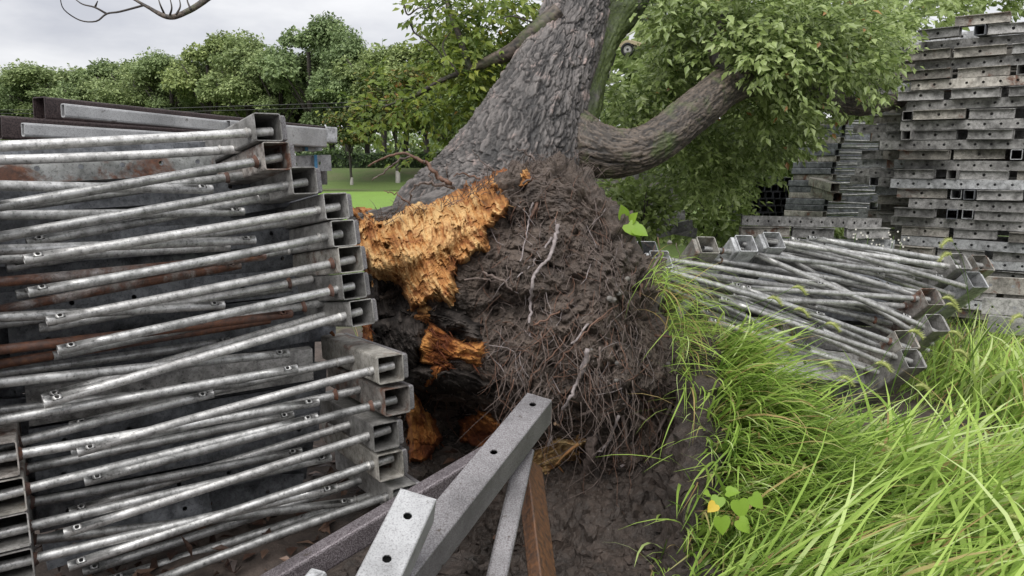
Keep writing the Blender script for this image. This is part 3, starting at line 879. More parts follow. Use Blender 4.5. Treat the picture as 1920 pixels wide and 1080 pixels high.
# long box beams lying across the top of the pile, running back to the right
def box_beam(label, A, B, w, h, mat, group=None, name='box_beam', th=.004, holes=None, hface='front', cat='steel beam', up=ZUP, roll=0, rad=.008):
    A = np.asarray(A, float); B = np.asarray(B, float)
    d = unit(B - A); s = unit(np.cross(d, up)); n = np.cross(s, d)
    if roll: c, q = math.cos(roll), math.sin(roll); s, n = s * c + n * q, n * c - s * q
    root = empty(name, A, label, cat, group)
    m = MB(); m.hollow(A, B, s, n, w, h, th, rad)
    part('square_tube', m, mat, root)
    return root, d, s, n
GB = 'long box beams lying across the top of the big pile'
b1, d1, s1, n1 = box_beam('long dark box beam with open end, highest across the pile top', at(73, 203, 3.02), at(600, 252, 4.3), .088, .088, 'primer_brown', GB)
A = at(118, 207, 2.93); B = at(500, 245, 3.75)
bar = box_beam('pale speckled bar lying along the side of the highest box beam', A, B, .03, .052, 'speckled_pale', GB, 'steel_bar')[0]
m = MB(); m.box(A + d1 * .03 - s1 * -.0 + np.array([0, -.0165, 0]), d1, s1, n1, (.03, .004, .012)); part('slot', m, 'dark_plastic', bar)
box_beam('grey box beam behind, its squared end sticking out past the pile', at(330, 232, 3.75), at(624, 254, 4.4), .09, .09, 'channel_light', GB)
box_beam('dark box beam at the left edge, second across the pile top', at(-4, 239, 2.9), at(470, 270, 3.7), .088, .088, 'primer_brown', GB)
A = at(43, 243, 2.80); B = at(440, 266, 3.5)
bar = box_beam('pale speckled bar lying along the lower box beam at the left', A, B, .03, .05, 'speckled_pale', GB, 'steel_bar')[0]
m = MB(); m.box(A + d1 * .03 + np.array([0, -.0165, 0]), d1, s1, n1, (.03, .004, .012)); part('slot', m, 'dark_plastic', bar)
wb, dw, sw, nw = box_beam('white speckled box beam end behind the topmost frame', at(420, 246, 3.55), at(600, 259, 4.05), .10, .10, 'speckled_pale', GB)
for k, (x0, y0, x1, y1, Y0, Y1, mt, lab) in enumerate([
    (430, 288, 604, 283, 3.6, 4.1, 'channel_light', 'blue-marked steel channel under the white speckled beam end'),
    (430, 330, 622, 320, 3.6, 4.15, 'channel_light', 'notched steel channel with a blue stripe, near the lawn'),
    (430, 352, 614, 346, 3.6, 4.2, 'channel_mid', 'lowest steel channel end peeping out above the lawn')]):
    c = channel(lab, 'channel ends behind the topmost frames', at(x0, y0, Y0), at(x1, y1, Y1), ZUP, .085, mt, 4, name='steel_channel')
    if k < 2:
        P = at(x1 - 32, y1, Y1 - .11); dd = unit(at(x1, y1, Y1) - at(x0, y0, Y0)); N = np.cross(dd, ZUP)
        N = N if np.dot(N, (0, -1, 0)) > 0 else -N
        m = MB(); m.box(P + N * .012 + ZUP * .042, dd, N, ZUP, (.02, .003, .083))
        link('paint_stripe', m.mesh('paint_stripe', c.location), 'paint_blue', c)

# filler timbers / channels that carry the pile inside (seen only in the gaps)
for k, (x0, y0, x1, y1, Y0, Y1) in enumerate([(120, 960, 560, 900, 2.75, 3.2)]):
    channel('old channel lying on the leaf litter below the big pile', GC, at(x0, y0, Y0), at(x1, y1, Y1), ZUP, .1, 'sheet_dark', 4)

# ---- foreground beams and plank
def holes_on(root, A, d, s, n, h, spots, r, mat='dark_plastic'):
    for q in spots:
        m = MB()
        c = A + d * q + n * (h / 2)
        V = [c + n * .0008] + [c + n * .0008 + (d * math.cos(k * math.pi / 6) + s * math.sin(k * math.pi / 6)) * r for k in range(12)]
        m.add(V, [(0, 1 + k, 1 + (k + 1) % 12) for k in range(12)])
        part('bolt_hole', m, mat, root)
def drilled_beam(label, A, B, w, h, mat, group, spots, r=.010, up=ZUP, roll=0, name='box_beam', capped=False):
    """box beam whose top face is drilled: top face built with real holes"""
    A = np.asarray(A, float); B = np.asarray(B, float)
    d = unit(B - A); s = unit(np.cross(d, up)); n = np.cross(s, d); L = np.linalg.norm(B - A)
    if roll: c, q = math.cos(roll), math.sin(roll); s, n = s * c + n * q, n * c - s * q
    root = empty(name, A, label, 'steel beam', group)
    th = .004
    e = .004
    m = MB()
    spots = [q + L if q < 0 else q for q in spots]
    # top plate between the rounded edges, then the other three sides
    o = A + s * (-w / 2 + e) + n * h / 2
    m.plate(A + s * (w / 2 - e) + n * (h / 2), d, -s, L, w - 2 * e, th, [(q, (w - 2 * e) / 2) for q in spots], r)
    c0 = A + d * L / 2
    m.box(c0 - n * (h / 2 - th / 2), d, s, n, (L, w - 2 * e, th))
    for sg in (-1, 1):
        m.box(c0 + s * sg * (w / 2 - th / 2), d, n, s, (L, h - 2 * e, th))
        for sn in (-1, 1):
            V = []
            for q in (0, L):
                V += [A + d * q + s * sg * (w / 2 - e) + n * sn * h / 2, A + d * q + s * sg * (w / 2 - e * .3) + n * sn * (h / 2 - e * .3), A + d * q + s * sg * w / 2 + n * sn * (h / 2 - e)]
            m.add(V, [(0, 1, 4, 3), (1, 2, 5, 4)], True)
    part('square_tube', m, mat, root)
    if capped:
        m = MB(); m.box(A + d * (L + .0025), s, n, d, (w * .985, h * .985, .004)); part('end_cap', m, mat, root)
    return root
GF_ = 'loose steel beams in the foreground'
drilled_beam('large purple-grey speckled beam rising towards the torn roots', at(560, 1330, 1.45), at(1010, 766, 2.50), .096, .100, 'speckled_steel', GF_, [-.05, -.33, -.75], .0125, roll=R(-8), capped=True)
box_beam('slim dark speckled beam running low towards the bottom left', at(350, 1195, 1.9), at(915, 858, 2.42), .062, .075, 'speckled_purple', GF_)
drilled_beam('pale wet galvanised beam with two bolt holes, nearest the viewer', at(600, 1330, 1.30), at(781, 950, 1.78), .098, .09, 'speckled_pale', GF_, [-.07, -.20, -.45], .0115, roll=R(-14), capped=True)
box_beam('narrow upright speckled bar leaning under the large beam', at(905, 1200, 1.85), at(984, 850, 2.42), .062, .062, 'speckled_steel', GF_, 'steel_bar', roll=R(-12))[0]
box_beam('small steel tube end at the very bottom beside the pale beam', at(520, 1180, 1.6), at(600, 1082, 1.75), .05, .05, 'channel_light', GF_, 'steel_bar')
pr = empty('timber_plank', at(1030, 1180, 2.05), 'wet brown timber plank standing under the speckled beams', 'plank')
m = MB(); A = at(1030, 1190, 2.05); B = at(992, 872, 2.50); d = unit(B - A); s = unit(np.cross(d, ZUP)); n = np.cross(s, d)
c, q = math.cos(R(40)), math.sin(R(40)); s, n = s * c + n * q, n * c - s * q
m.box((A + B) / 2, s, n, d, (.05, .098, np.linalg.norm(B - A)), .004); part('board', m, 'timber', pr)

# ================================================================== right-hand pile of pipe frames
T_R = unit((-.22, .70, -.67)); Q_R = at(1780, 560, 4.35)
GR = 'pipe frames of the sloping pile in the grass'
S_R = np.array([1.0, .35, -.12])
right = [  # opening centre, pipes, tube material, pipe material, weld, label
 ((1831, 524), [(1795, 534, 1482, 448, .05)], 'channel_light', 'pipe_pale', 'tube_galv', 'clean bright pipe frame at the outer corner of the sloping pile'),
 ((1800, 489), [(1770, 498, 1420, 448, .05), (1762, 520, 1400, 466, .2)], 'tube_galv', 'pipe_pale', 'tube_galv', 'pipe frame behind the bright corner frame of the sloping pile'),
 ((1843, 492), [(1815, 494, 1515, 446, .06)], 'tube_warm', 'pipe_galv', 'tube_galv', 'rearmost pipe frame of the sloping pile, beside the tall stack'),
 ((1748, 556), [(1712, 560, 1390, 540, .05), (1690, 590, 1300, 530, .22)], 'tube_rust', 'pipe_pale', 'weld_rust', 'pipe frame with rusty open tube in the middle of the sloping pile'),
 ((1757, 605), [(1722, 609, 1405, 472, .05), (1700, 560, 1330, 470, .22)], 'tube_galv', 'pipe_pale', 'tube_galv', 'pipe frame just below the rusty tube of the sloping pile'),
 ((1700, 636), [(1668, 640, 1370, 532, .05), (1640, 600, 1215, 508, .22)], 'tube_warm', 'pipe_galv', 'weld_rust', 'upper of the two lowest pipe frames in the tall grass'),
 ((1712, 672), [(1672, 666, 1350, 560, .05), (1622, 690, 1330, 600, .22)], 'tube_galv', 'pipe_pale', 'tube_galv', 'lowest pipe frame of the sloping pile, half sunk in grass')]
for c, ps, tb, pp, wd, lab in right:
    x0, y0, x1, y1, of = ps[0]
    ps = ps + [(x0 - 14 + random.uniform(-5, 5), y0 + q + random.uniform(-4, 4), x1 + random.uniform(-60, 60), y1 + q * .5 + random.uniform(-14, 16), o_) for q, o_ in ((15, .15), (30, .27))]
    rake_frame(lab, GR, Q_R, T_R, c, ps, .115, .78, tb, pp, wd, plate=2, r=.0165, sref=S_R)
rleft = [
 ((1328, 459), [(1352, 470, 1765, 520, .06), (1350, 478, 1690, 600, .2)], 'tube_warm', 'pipe_galv', 'weld_rust', 'pipe frame with brown weld at the upper left of the sloping pile'),
 ((1400, 456), [(1425, 466, 1735, 560, .08), (1425, 476, 1650, 530, .2)], 'channel_light', 'pipe_pale', 'tube_galv', 'pipe frame second from left along the top of the sloping pile'),
 ((1452, 450), [(1475, 462, 1655, 505, .10), (1475, 470, 1712, 522, .2)], 'channel_light', 'pipe_pale', 'tube_galv', 'pipe frame third from left along the top of the sloping pile'),
 ((1240, 486), [(1262, 489, 1545, 534, .05), (1258, 500, 1530, 576, .18)], 'channel_light', 'pipe_pale', 'tube_galv', 'pipe frame beside the edge of the root plate'),
 ((1216, 468), [(1240, 505, 1544, 592, .05), (1240, 520, 1520, 653, .18)], 'channel_light', 'pipe_galv', 'tube_galv', 'pipe frame half hidden behind the edge of the root plate')]
for c, ps, tb, pp, wd, lab in rleft:
    x0, y0, x1, y1, of = ps[0]
    ps = ps + [(x0 - 2, y0 + q + random.uniform(-4, 4), x1 + random.uniform(-70, 20), y1 + q * 1.3 + random.uniform(-10, 20), o_) for q, o_ in ((16, .12), (26, .27))]
    rake_frame(lab, GR, Q_R, T_R, c, ps, .115, .78, tb, pp, wd, plate=2, side=-1, r=.0165, sref=S_R)
for k, (x0, y0, x1, y1, off, H, lab) in enumerate([
    (1440, 700, 1640, 722, .34, .20, 'flat perforated sheet under the lowest frames in the grass'),
    (1500, 650, 1690, 670, .42, .20, 'flat sheet channel under the middle of the sloping pile'),
    (1400, 585, 1700, 610, .46, .22, 'flat grey sheet channel under the upper pipes of the sloping pile'),
    (1330, 530, 1720, 560, .50, .22, 'flat grey sheet channel at the back of the sloping pile')]):
    A = on_plane(x0, y0, Q_R, T_R, off); B = on_plane(x1, y1, Q_R, T_R, off)
    channel(lab, 'sheet channels under the sloping pile', A, B, unit((0, .69, .72)), H, 'channel_mid' if k < 2 else 'sheet_dark', 4, .013, face=-T_R)

# ================================================================== tall stack of perforated channels
def proto_channel(L, H, nh, mat, r=.014, dep=.06, lip=False):
    """mesh in local coordinates: length along +x from 0, web facing -y, height z"""
    m = MB(); m.plate((0, 0, 0), (1, 0, 0), (0, 0, 1), L, H, .004, [(L * (i + .5) / nh, H * .5) for i in range(nh)], r)
    for z in (.003, H - .003):
        m.box((L / 2, (dep / 2 + .0045) * (-1 if lip else 1) - (0 if lip else 0) + (.0045 if lip else 0) - (.0005 if lip else 0), z), (1, 0, 0), (0, 1, 0), (0, 0, 1), (L, dep, .005))
    m.box((L / 2, dep + .008 if not lip else .072, H / 2), (1, 0, 0), (0, 1, 0), (0, 0, 1), (L * .998, .005, H - .012))
    for z in ((.004, H - .004) if lip else ()): m.box((L / 2, .040, z), (1, 0, 0), (0, 1, 0), (0, 0, 1), (L * .99, .07, .004))
    me = m.mesh('steel_channel'); me.materials.append(MATS[mat]); return me
def proto_tube(w, L, mat):
    m = MB(); m.hollow((0, 0, w / 2), (0, L, w / 2), (1, 0, 0), (0, 0, 1), w, w, .006, .006)
    for q in (.14, .26):
        pass
    me = m.mesh('square_tube'); me.materials.append(MATS[mat]); return me
HL = .086
LONG = [proto_channel(L, HL * .93, int(L / .118), mt, .0115, .05) for L, mt in ((1.9, 'channel_mid'), (1.7, 'channel_dirty'), (1.75, 'channel_light'), (1.6, 'channel_mid'))]
SHORT = [proto_channel(L, HL * .97, 1, mt, .013, .035, True) for L, mt in ((.36, 'channel_mid'), (.40, 'channel_dirty'), (.33, 'channel_mid'), (.38, 'channel_dirty'))]
TUBES = [proto_tube(.084, .5, mt) for mt in ('channel_mid', 'sheet_dark', 'channel_light')]
def put(name, me, loc, yaw, label, group, cat, pitch=0.0, roll=0.0):
    o = bpy.data.objects.new(name, me); COL.objects.link(o)
    o.location = [float(c) for c in loc]; o.rotation_euler = (roll, pitch, yaw)
    return tag(o, label, cat, group)
def stack(base, yaw, layers, length, start_odd, jit, where, group, seed, step=HL, z0=0.0, sx=1.0):
    g = random.Random(seed)
    d = np.array([math.cos(yaw), math.sin(yaw), 0]); back = np.array([-math.sin(yaw), math.cos(yaw), 0])
    lean = 0.0
    for k in range(layers):
        z = z0 + k * step
        down = layers - k
        tl = g.uniform(-.016, .016)
        if (k + start_odd) % 2 == 0:
            x0 = g.uniform(-jit, jit) * 1.0
            me = LONG[g.randrange(4)]
            o = base + d * x0 + back * g.uniform(-.06, .08)
            ob = put('steel_channel', me, (o[0], o[1], z), yaw + g.uniform(-.06, .06), 'long perforated channel, %s layer from the top of %s' % (nth(down), where), group, 'steel channel', tl)
            ob.scale[0] = sx
            if g.random() < .75 and sx == 1:
                o2 = o - d * g.uniform(.0, .22) + back * g.uniform(.12, .22)
                put('steel_channel', LONG[g.randrange(4)], (o2[0], o2[1], z + .002), yaw + g.uniform(-.06, .06), 'perforated channel set back, %s layer from the top of %s' % (nth(down), where), group, 'steel channel', tl)
        else:
            x = g.uniform(-jit, jit * .6); i = 0
            while x < length:
                i += 1
                if g.random() < .74:
                    me = SHORT[g.randrange(4)]
                    o = base + d * x + back * g.uniform(-.07, .05)
                    put('steel_channel', me, (o[0], o[1], z), yaw + g.choice([-1, 1]) * g.uniform(0, .16), 'short channel block %s along, %s layer down, %s' % (nth(i), nth(down), where), group, 'steel channel', g.uniform(-.02, .02))
                    x += .42
                else:
                    o = base + d * (x + .05) + back * g.uniform(-.09, .02)
                    put('square_tube', TUBES[g.randrange(3)], (o[0], o[1], z), yaw + g.uniform(-.2, .12), 'open square tube end %s along, %s layer down, %s' % (nth(i), nth(down), where), group, 'steel tube')
                    x += .105
YAW = R(-38)
B0 = at(1690, 300, 6.9); B0[2] = 0
dS = np.array([math.cos(YAW), math.sin(YAW), 0]); kS = np.array([-math.sin(YAW), math.cos(YAW), 0])
stack(B0, YAW, 30, 1.55, 0, .10, 'the tall stack front', 'tall stack of channels, front row', 5)
stack(B0 - dS * .20 + kS * .32, YAW + .05, 30, .9, 1, .15, 'the tall stack middle', 'tall stack of channels, middle row', 6)
stack(B0 - dS * .42 + kS * .64, YAW + .08, 30, 1.0, 0, .16, 'the tall stack rear', 'tall stack of channels, rear row', 8)
o = B0 + dS * .32
put('steel_channel', SHORT[1], (o[0], o[1], 30 * HL), YAW, 'single short channel block crowning the tall stack', 'tall stack of channels, front row', 'steel channel')
# low stack in front
B1 = at(1398, 440, 6.25); B1[2] = 0
stack(B1, R(-6), 11, .95, 0, .06, 'the low stack', 'low stack of channels behind the pipes', 14, step=.092, sx=.7)
# loose channels at the foot of the tall stack
for k, (x0, y0, x1, y1, Y0, Y1) in enumerate([(1835, 548, 2010, 560, 5.3, 5.0), (1840, 588, 2010, 600, 5.2, 4.9), (1850, 622, 2010, 640, 5.1, 4.8)]):
    channel('loose beam at the foot of the tall stack, %s from its top' % nth(k + 1), 'loose beams at the foot of the tall stack', at(x0, y0, Y0), at(x1, y1, Y1), ZUP, .115, 'channel_dirty' if k == 0 else 'channel_mid', 4, .012)
# rear stack of pipe frames: tube mouths with thin pipes leading to the tall stack
GQ = 'frames of the narrow stack behind the low stack'
for k in range(17):
    y = 228 + k * 11.6
    x = 1588 - 3.0 * k + random.uniform(-4, 4)
    Y = 9.0
    C = at(x, y, Y)
    rt = empty('rake_frame', C, 'small distant pipe frame, %s from the top of the narrow rear stack' % nth(k + 1), 'steel frame', GQ)
    t = unit((-.62, .74, -.02)); s = unit(np.cross(t, ZUP))
    m = MB(); m.hollow(C, C + t * .50, s, ZUP, .10, .072, .005); part('square_tube', m, 'sheet_dark' if k % 3 else 'channel_dirty', rt)
    for q in range(2):
        a = C + s * .05 + t * (.06 + .3 * q); b = a + unit((.95, -.15, random.uniform(-.05, .05))) * random.uniform(.5, .75)
        m = MB(); m.pipe(a, b, .014, n=8, bow=.004); part('pipe', m, 'pipe_galv', rt)
for k in range(9):  # dark backing added so the gaps in the stack read as shade
    channel('dark channel added as backing behind the narrow rear stack, %s from its top' % nth(k + 1), GQ, at(1545, 250 + k * 22, 9.9), at(1720, 248 + k * 22, 9.9), ZUP, .145, 'sheet_dark', 3, .01)
# two nearer box frames at its foot
for k, (x, y) in enumerate([(1566, 352), (1570, 370)]):
    box_beam(['upper', 'lower'][k] + ' open box beam at the foot of the narrow rear stack', at(x, y, 8.3), at(x - 42, y - 12, 8.9), .10, .10, 'channel_dirty', 'open box beams at the narrow stack')
# bundle of dark square tubes seen end on
bt = proto_tube(.085, .9, 'tube_black')
for i in range(8):
    for j in range(7):
        P = at(1400 + i * 0, 395, 9.6)
        put('square_tube', bt, (P[0] + i * .089 - .02 * j, P[1] + random.uniform(-.03, .03), P[2] - .2 + j * .089), R(-6), 'dark square tube, %s from left in the %s row up of the tube bundle' % (nth(i + 1), nth(j + 1)), 'bundle of dark square tubes', 'steel tube')
# grey beams behind the trunk and loose lumps
for k in range(8):
    y = 335 + k * 13
    A = at(1105 + 4 * (k % 3), y, 7.4); B = at(1262 + 14 * (k % 2), y + 3, 7.6)
    channel('weathered beam behind the fork, %s from the top' % nth(k + 1), 'weathered beams stacked behind the fork', A, B, ZUP, .062, 'channel_dirty' if k % 2 else 'channel_mid', 3, .01)
for k, (x0, y0, x1, y1, Y) in enumerate([(1215, 452, 1300, 430, 6.6), (1235, 435, 1305, 446, 6.8), (1180, 425, 1285, 412, 7.0)]):
    channel('short loose beam on the ground behind the root plate, %s' % ['nearest', 'middle one', 'farthest'][k], 'short loose beams behind the root plate', at(x0, y0, Y), at(x1, y1, Y + .2), ZUP, .09, 'channel_mid', 3, .012)

# ---- small cart wheel seen between the stems
cw = empty('hand_cart', at(1175, 92, 7.2), 'cream cart wheel and mudguard glimpsed between stem and foliage', 'cart')
C = at(1177, 93, 7.2); ax = unit((-.25, -1, -.12)); u = unit(np.cross(ax, ZUP)); v = np.cross(u, ax)
def disc_ring(prof, n=28):
    m = MB(); V = []; F = []
    for k in range(n):
        a = 2 * math.pi * k / n
        e = u * math.cos(a) + v * math.sin(a)
        V += [C + e * r + ax * h for r, h in prof]
    q = len(prof)
    for k in range(n):
        j = (k + 1) % n
        for i in range(q - 1): F.append((k * q + i, k * q + i + 1, j * q + i + 1, j * q + i))
    m.add(V, F, True); return m
wheel = part('wheel', disc_ring([(.038, .012), (.045, .024), (.056, .026), (.064, .012), (.064, -.012), (.056, -.026), (.04, -.02)]), 'tyre', cw)
part('rim', disc_ring([(.010, .016), (.014, .020), (.030, .010), (.039, .013), (.039, -.01)]), 'rim_white', cw, wheel)
part('hub', disc_ring([(.0005, .026), (.009, .025), (.011, .012)], 14), 'dark_plastic', cw, wheel)
m = MB(); V = []; n_ = 14
for k in range(n_ + 1):
    a = R(20 + 150 * k / n_); e = u * math.cos(a) + v * math.sin(a)
    for r, h in ((.058, .004), (.086, .004), (.086, -.05), (.058, -.05)): V.append(C + e * r + ax * h)
F = []
for k in range(n_):
    for i in range(4): F.append((k * 4 + i, k * 4 + (i + 1) % 4, k * 4 + 4 + (i + 1) % 4, k * 4 + 4 + i))
F += [(0, 1, 2, 3), tuple(n_ * 4 + i for i in (3, 2, 1, 0))]
m.add(V, F, False); part('mudguard', m, 'fender_cream', cw)
m = MB(); m.box(C + u * -.07 + v * .055 + ax * -.01, unit(u + v * .3), v, ax, (.11, .035, .07), .01); part('body', m, 'fender_cream', cw)
m = MB(); m.strand([at(1158, 84, 7.2), at(1147, 108, 7.2), at(1143, 140, 7.2)], [.006, .006, .006], 6); part('strut', m, 'rim_white', cw)
m = MB(); m.strand([at(1160, 76, 7.2), at(1172, 68, 7.2), at(1190, 58, 7.2)], [.006, .006, .005], 6); part('strut', m, 'rim_white', cw)
m = MB(); m.box(at(1152, 70, 7.3), (.4, 0, 1), (0, 1, 0), (1, 0, -.4), (.16, .05, .05), .01); m.box(at(1148, 112, 7.3), (.3, 0, 1), (0, 1, 0), (1, 0, -.3), (.13, .05, .04), .01)
m.box(at(1140, 140, 7.3), (.2, 0, 1), (0, 1, 0), (1, 0, -.2), (.10, .05, .03), .01)
part('chassis', m, 'dark_plastic', cw)

# ================================================================== the uprooted tree
TREE_BASE = at(985, 930, 3.3)
tree = empty('uprooted_tree', TREE_BASE, 'large uprooted camphor tree leaning back with its torn root plate', 'tree')
def catmull(P, m):
    P = np.asarray(P, float); P = np.vstack([2 * P[0] - P[1], P, 2 * P[-1] - P[-2]])
    out = []
    for i in range(1, len(P) - 2):
        for t in np.linspace(0, 1, m, endpoint=False):
            a, b, c, d = P[i - 1], P[i], P[i + 1], P[i + 2]
            out.append(.5 * ((2 * b) + (c - a) * t + (2 * a - 5 * b + 4 * c - d) * t * t + (3 * b - a - 3 * c + d) * t ** 3))
    out.append(P[-2]); return np.array(out)
def limb(name, path, n, m, mat, cell=(.028, .14), amp=.018, ridge=.05, flare=None, k=0, parent=None):
    """path rows: px, py, Y, width in px -> swept tube with plated, fissured bark"""
    ctr = np.array([at(p[0], p[1], p[2]) for p in path]); rad = np.array([p[3] / FPX * p[2] / 2 for p in path])
    S = catmull(np.hstack([ctr, rad[:, None]]), m)
    C, r = S[:, :3], S[:, 3]
    T = np.gradient(C, axis=0); T /= np.linalg.norm(T, axis=1, keepdims=True)
    s = np.concatenate([[0], np.cumsum(np.linalg.norm(np.diff(C, axis=0), axis=1))])
    A = np.zeros_like(C); a = np.cross(T[0], (0, 1, 0)); a /= np.linalg.norm(a)
    for i in range(len(C)):
        a = a - T[i] * np.dot(a, T[i]); a /= np.linalg.norm(a); A[i] = a
    B = np.cross(T, A)
    th = np.linspace(0, 2 * np.pi, n, endpoint=False)
    co, si = np.cos(th), np.sin(th)
    E = A[:, None] * co[None, :, None] + B[:, None] * si[None, :, None]
    rm = r[:, None] * np.ones(n)[None]
    cyl = np.stack([rm * co, rm * si, s[:, None] + 0 * rm], -1)
    lob = fbm(cyl * np.array([2.2, 2.2, 1.0]), 3, 7 + k)
    warp = np.stack([fbm(cyl * 7, 2, 11 + k), fbm(cyl * 7, 2, 12 + k), fbm(cyl * 5, 2, 13 + k)], -1) * np.array([.012, .012, .03])
    warp = warp + np.stack([fbm(cyl * 24, 2, 14 + k), fbm(cyl * 24, 2, 15 + k), fbm(cyl * 16, 2, 16 + k)], -1) * np.array([.006, .006, .012])
    q = (cyl + warp) / np.array([cell[0], cell[0], cell[1]])
    f1, f2, cid = vor(q, 31 + k)
    fis = sstep(.0, .15, f2 - f1) * (.6 + .4 * sstep(0, .5, f2 - f1))
    e1, e2, eid = vor((cyl + warp * 1.4) / np.array([cell[0] * 1.75, cell[0] * 1.75, cell[1] * 1.5]), 91 + k)
    fisb = sstep(.0, .10, e2 - e1)
    mk = sstep(-.15, .25, fbm(cyl * 5.5, 3, 44 + k))
    fis = fisb * (1 - mk * (1 - fis) * .95) * (.75 + .25 * eid)
    rid = fbm((cyl + warp * .6) / np.array([cell[0] * .8, cell[0] * .8, cell[1] * 1.5]), 4, 77 + k)
    q2 = (cyl + warp) / np.array([cell[0] * .45, cell[0] * .45, cell[1] * .4])
    g1, g2, _ = vor(q2, 57 + k)
    fine = sstep(.0, .4, g2 - g1)
    disp = ridge * r[:, None] * lob + amp * (fis * (.7 + .6 * cid) - .6) + amp * .22 * (fine - .5) + amp * .55 * rid
    if flare is not None: disp = disp + flare(th, s)
    V = C[:, None] + E * (rm + disp)[..., None]
    tint = np.clip(fis * (.48 + .25 * cid) * (.75 + .25 * fine) + .10 * fine + .06 * lob + .22 * rid, 0, 1)
    N = len(C); i = (np.arange(N - 1)[:, None] * n + np.arange(n)[None]); j = (np.arange(N - 1)[:, None] * n + (np.arange(n) + 1)[None] % n)
    F = np.stack([i, j, j + n, i + n], -1).reshape(-1, 4)
    V = V.reshape(-1, 3); tint = tint.ravel()
    # close the ends with a fan of degenerate-free quads
    V = np.vstack([V, C[0], C[-1]]); tint = np.concatenate([tint, [.2, .2]])
    a0 = len(V) - 2; a1 = len(V) - 1
    e = np.arange(0, n, 2)
    F = np.vstack([F, np.stack([0 * e + a0, (e + 2) % n, e + 1, e], -1), np.stack([0 * e + a1, (N - 1) * n + e, (N - 1) * n + e + 1, (N - 1) * n + (e + 2) % n], -1)])
    return part_np(name, V, F, mat, tree, tint, under=parent)
def base_flare(th, s):
    lobes = np.cos(5 * th + .8) * .055 + np.cos(3 * th + 2) * .03
    return lobes[None] * np.exp(-(s[:, None] / .35) ** 2)
limb('trunk', [(940, 470, 4.52, 430), (944, 412, 4.54, 382), (959, 355, 4.58, 302), (980, 288, 4.62, 232), (1003, 225, 4.70, 192), (1030, 150, 4.84, 150), (1054, 95, 4.97, 130), (1078, 20, 5.15, 114), (1095, -80, 5.4, 108), (1120, -260, 5.8, 96), (1160, -480, 6.4, 80)], 400, 56, 'bark', flare=base_flare)
limb('buttress_root', [(960, 325, 4.40, 110), (890, 358, 4.20, 78), (820, 388, 4.0, 54), (750, 404, 3.88, 44), (690, 412, 3.8, 30), (655, 414, 3.75, 16)], 90, 18, 'bark', (.03, .12), .014, .08, k=2)
limb('limb', [(1035, 215, 4.75, 90), (1080, 266, 4.66, 108), (1127, 284, 4.60, 96), (1180, 286, 4.60, 84), (1230, 266, 4.65, 79), (1276, 232, 4.75, 76), (1320, 196, 4.9, 73), (1366, 162, 5.1, 66), (1430, 148, 5.4, 54), (1500, 168, 5.8, 46), (1560, 190, 6.2, 42), (1625, 198, 6.7, 34), (1690, 190, 7.2, 22)], 150, 30, 'bark_limb', (.017, .10), .009, .05, k=3)
limb('stem', [(1068, 290, 4.9, 60), (1090, 215, 5.0, 68), (1110, 140, 5.15, 58), (1136, 70, 5.35, 60), (1176, 0, 5.6, 74), (1225, -90, 5.9, 66), (1300, -220, 6.5, 50)], 110, 30, 'bark_moss', (.03, .09), .010, .06, k=5)
limb('branch', [(1048, 20, 4.85, 30), (1010, 55, 4.85, 34), (965, 92, 4.9, 28), (925, 112, 4.95, 22), (880, 130, 5.0, 13), (830, 150, 5.05, 10), (780, 178, 5.1, 8), (720, 200, 5.15, 4)], 26, 16, 'bark_limb', (.02, .06), .004, .05, k=6)
limb('branch', [(1395, 152, 5.0, 24), (1345, 115, 5.1, 22), (1340, 75, 5.2, 17), (1358, 30, 5.3, 13), (1385, -30, 5.4, 9)], 18, 12, 'bark_limb', (.02, .06), .003, .05, k=7)
limb('branch', [(1375, 150, 5.1, 22), (1420, 118, 5.3, 16), (1480, 90, 5.6, 12), (1560, 70, 6.0, 8), (1640, 40, 6.4, 5)], 16, 12, 'bark_limb', (.02, .06), .003, .05, k=9)
limb('branch', [(880, 130, 5.0, 14), (862, 70, 5.05, 11), (845, 30, 5.1, 9), (830, -30, 5.2, 7)], 14, 10, 'bark_limb', (.02, .06), .002, .05, k=10)
limb('branch', [(1130, -330, 6.0, 60), (980, -330, 5.6, 40), (760, -240, 5.0, 26), (560, -130, 4.5, 20), (440, -45, 4.2, 16), (385, 0, 4.1, 11), (350, 22, 4.05, 10), (316, 32, 4.0, 9), (275, 12, 4.0, 6), (240, -8, 4.0, 4)], 14, 12, 'bark_limb', (.02, .06), .001, .03, k=11)
for pts in [[(270, 10), (225, 22), (200, 26), (180, 40), (150, 38), (120, 18), (112, -6)], [(200, 26), (178, 14), (155, 8), (138, -4)], [(178, 14), (183, 2)], [(318, 30), (322, 14), (318, -6)], [(308, 26), (300, 8), (296, -6)], [(330, 28), (338, 12), (336, -4)], [(358, 18), (352, 4), (350, -6)],
            [(752, -10), (758, 10), (765, 28), (785, 15), (803, 14), (800, -8)], [(770, 44), (778, 62), (800, 76), (825, 100), (835, 135)], [(860, 140), (830, 90), (845, 60)], [(1025, 40), (1000, 42), (960, 30), (930, 40)]]:
    m = MB(); Y = 4.0 if pts[0][0] < 600 else 4.9
    P = catmull([at(x, y, Y + random.uniform(-.05, .05)) for x, y in pts], 4)
    m.strand(P, np.linspace(.006, .0022, len(P)) if pts[0][0] < 600 else np.linspace(.007, .003, len(P)), 5)
    part('twig', m, 'bark_far', tree)

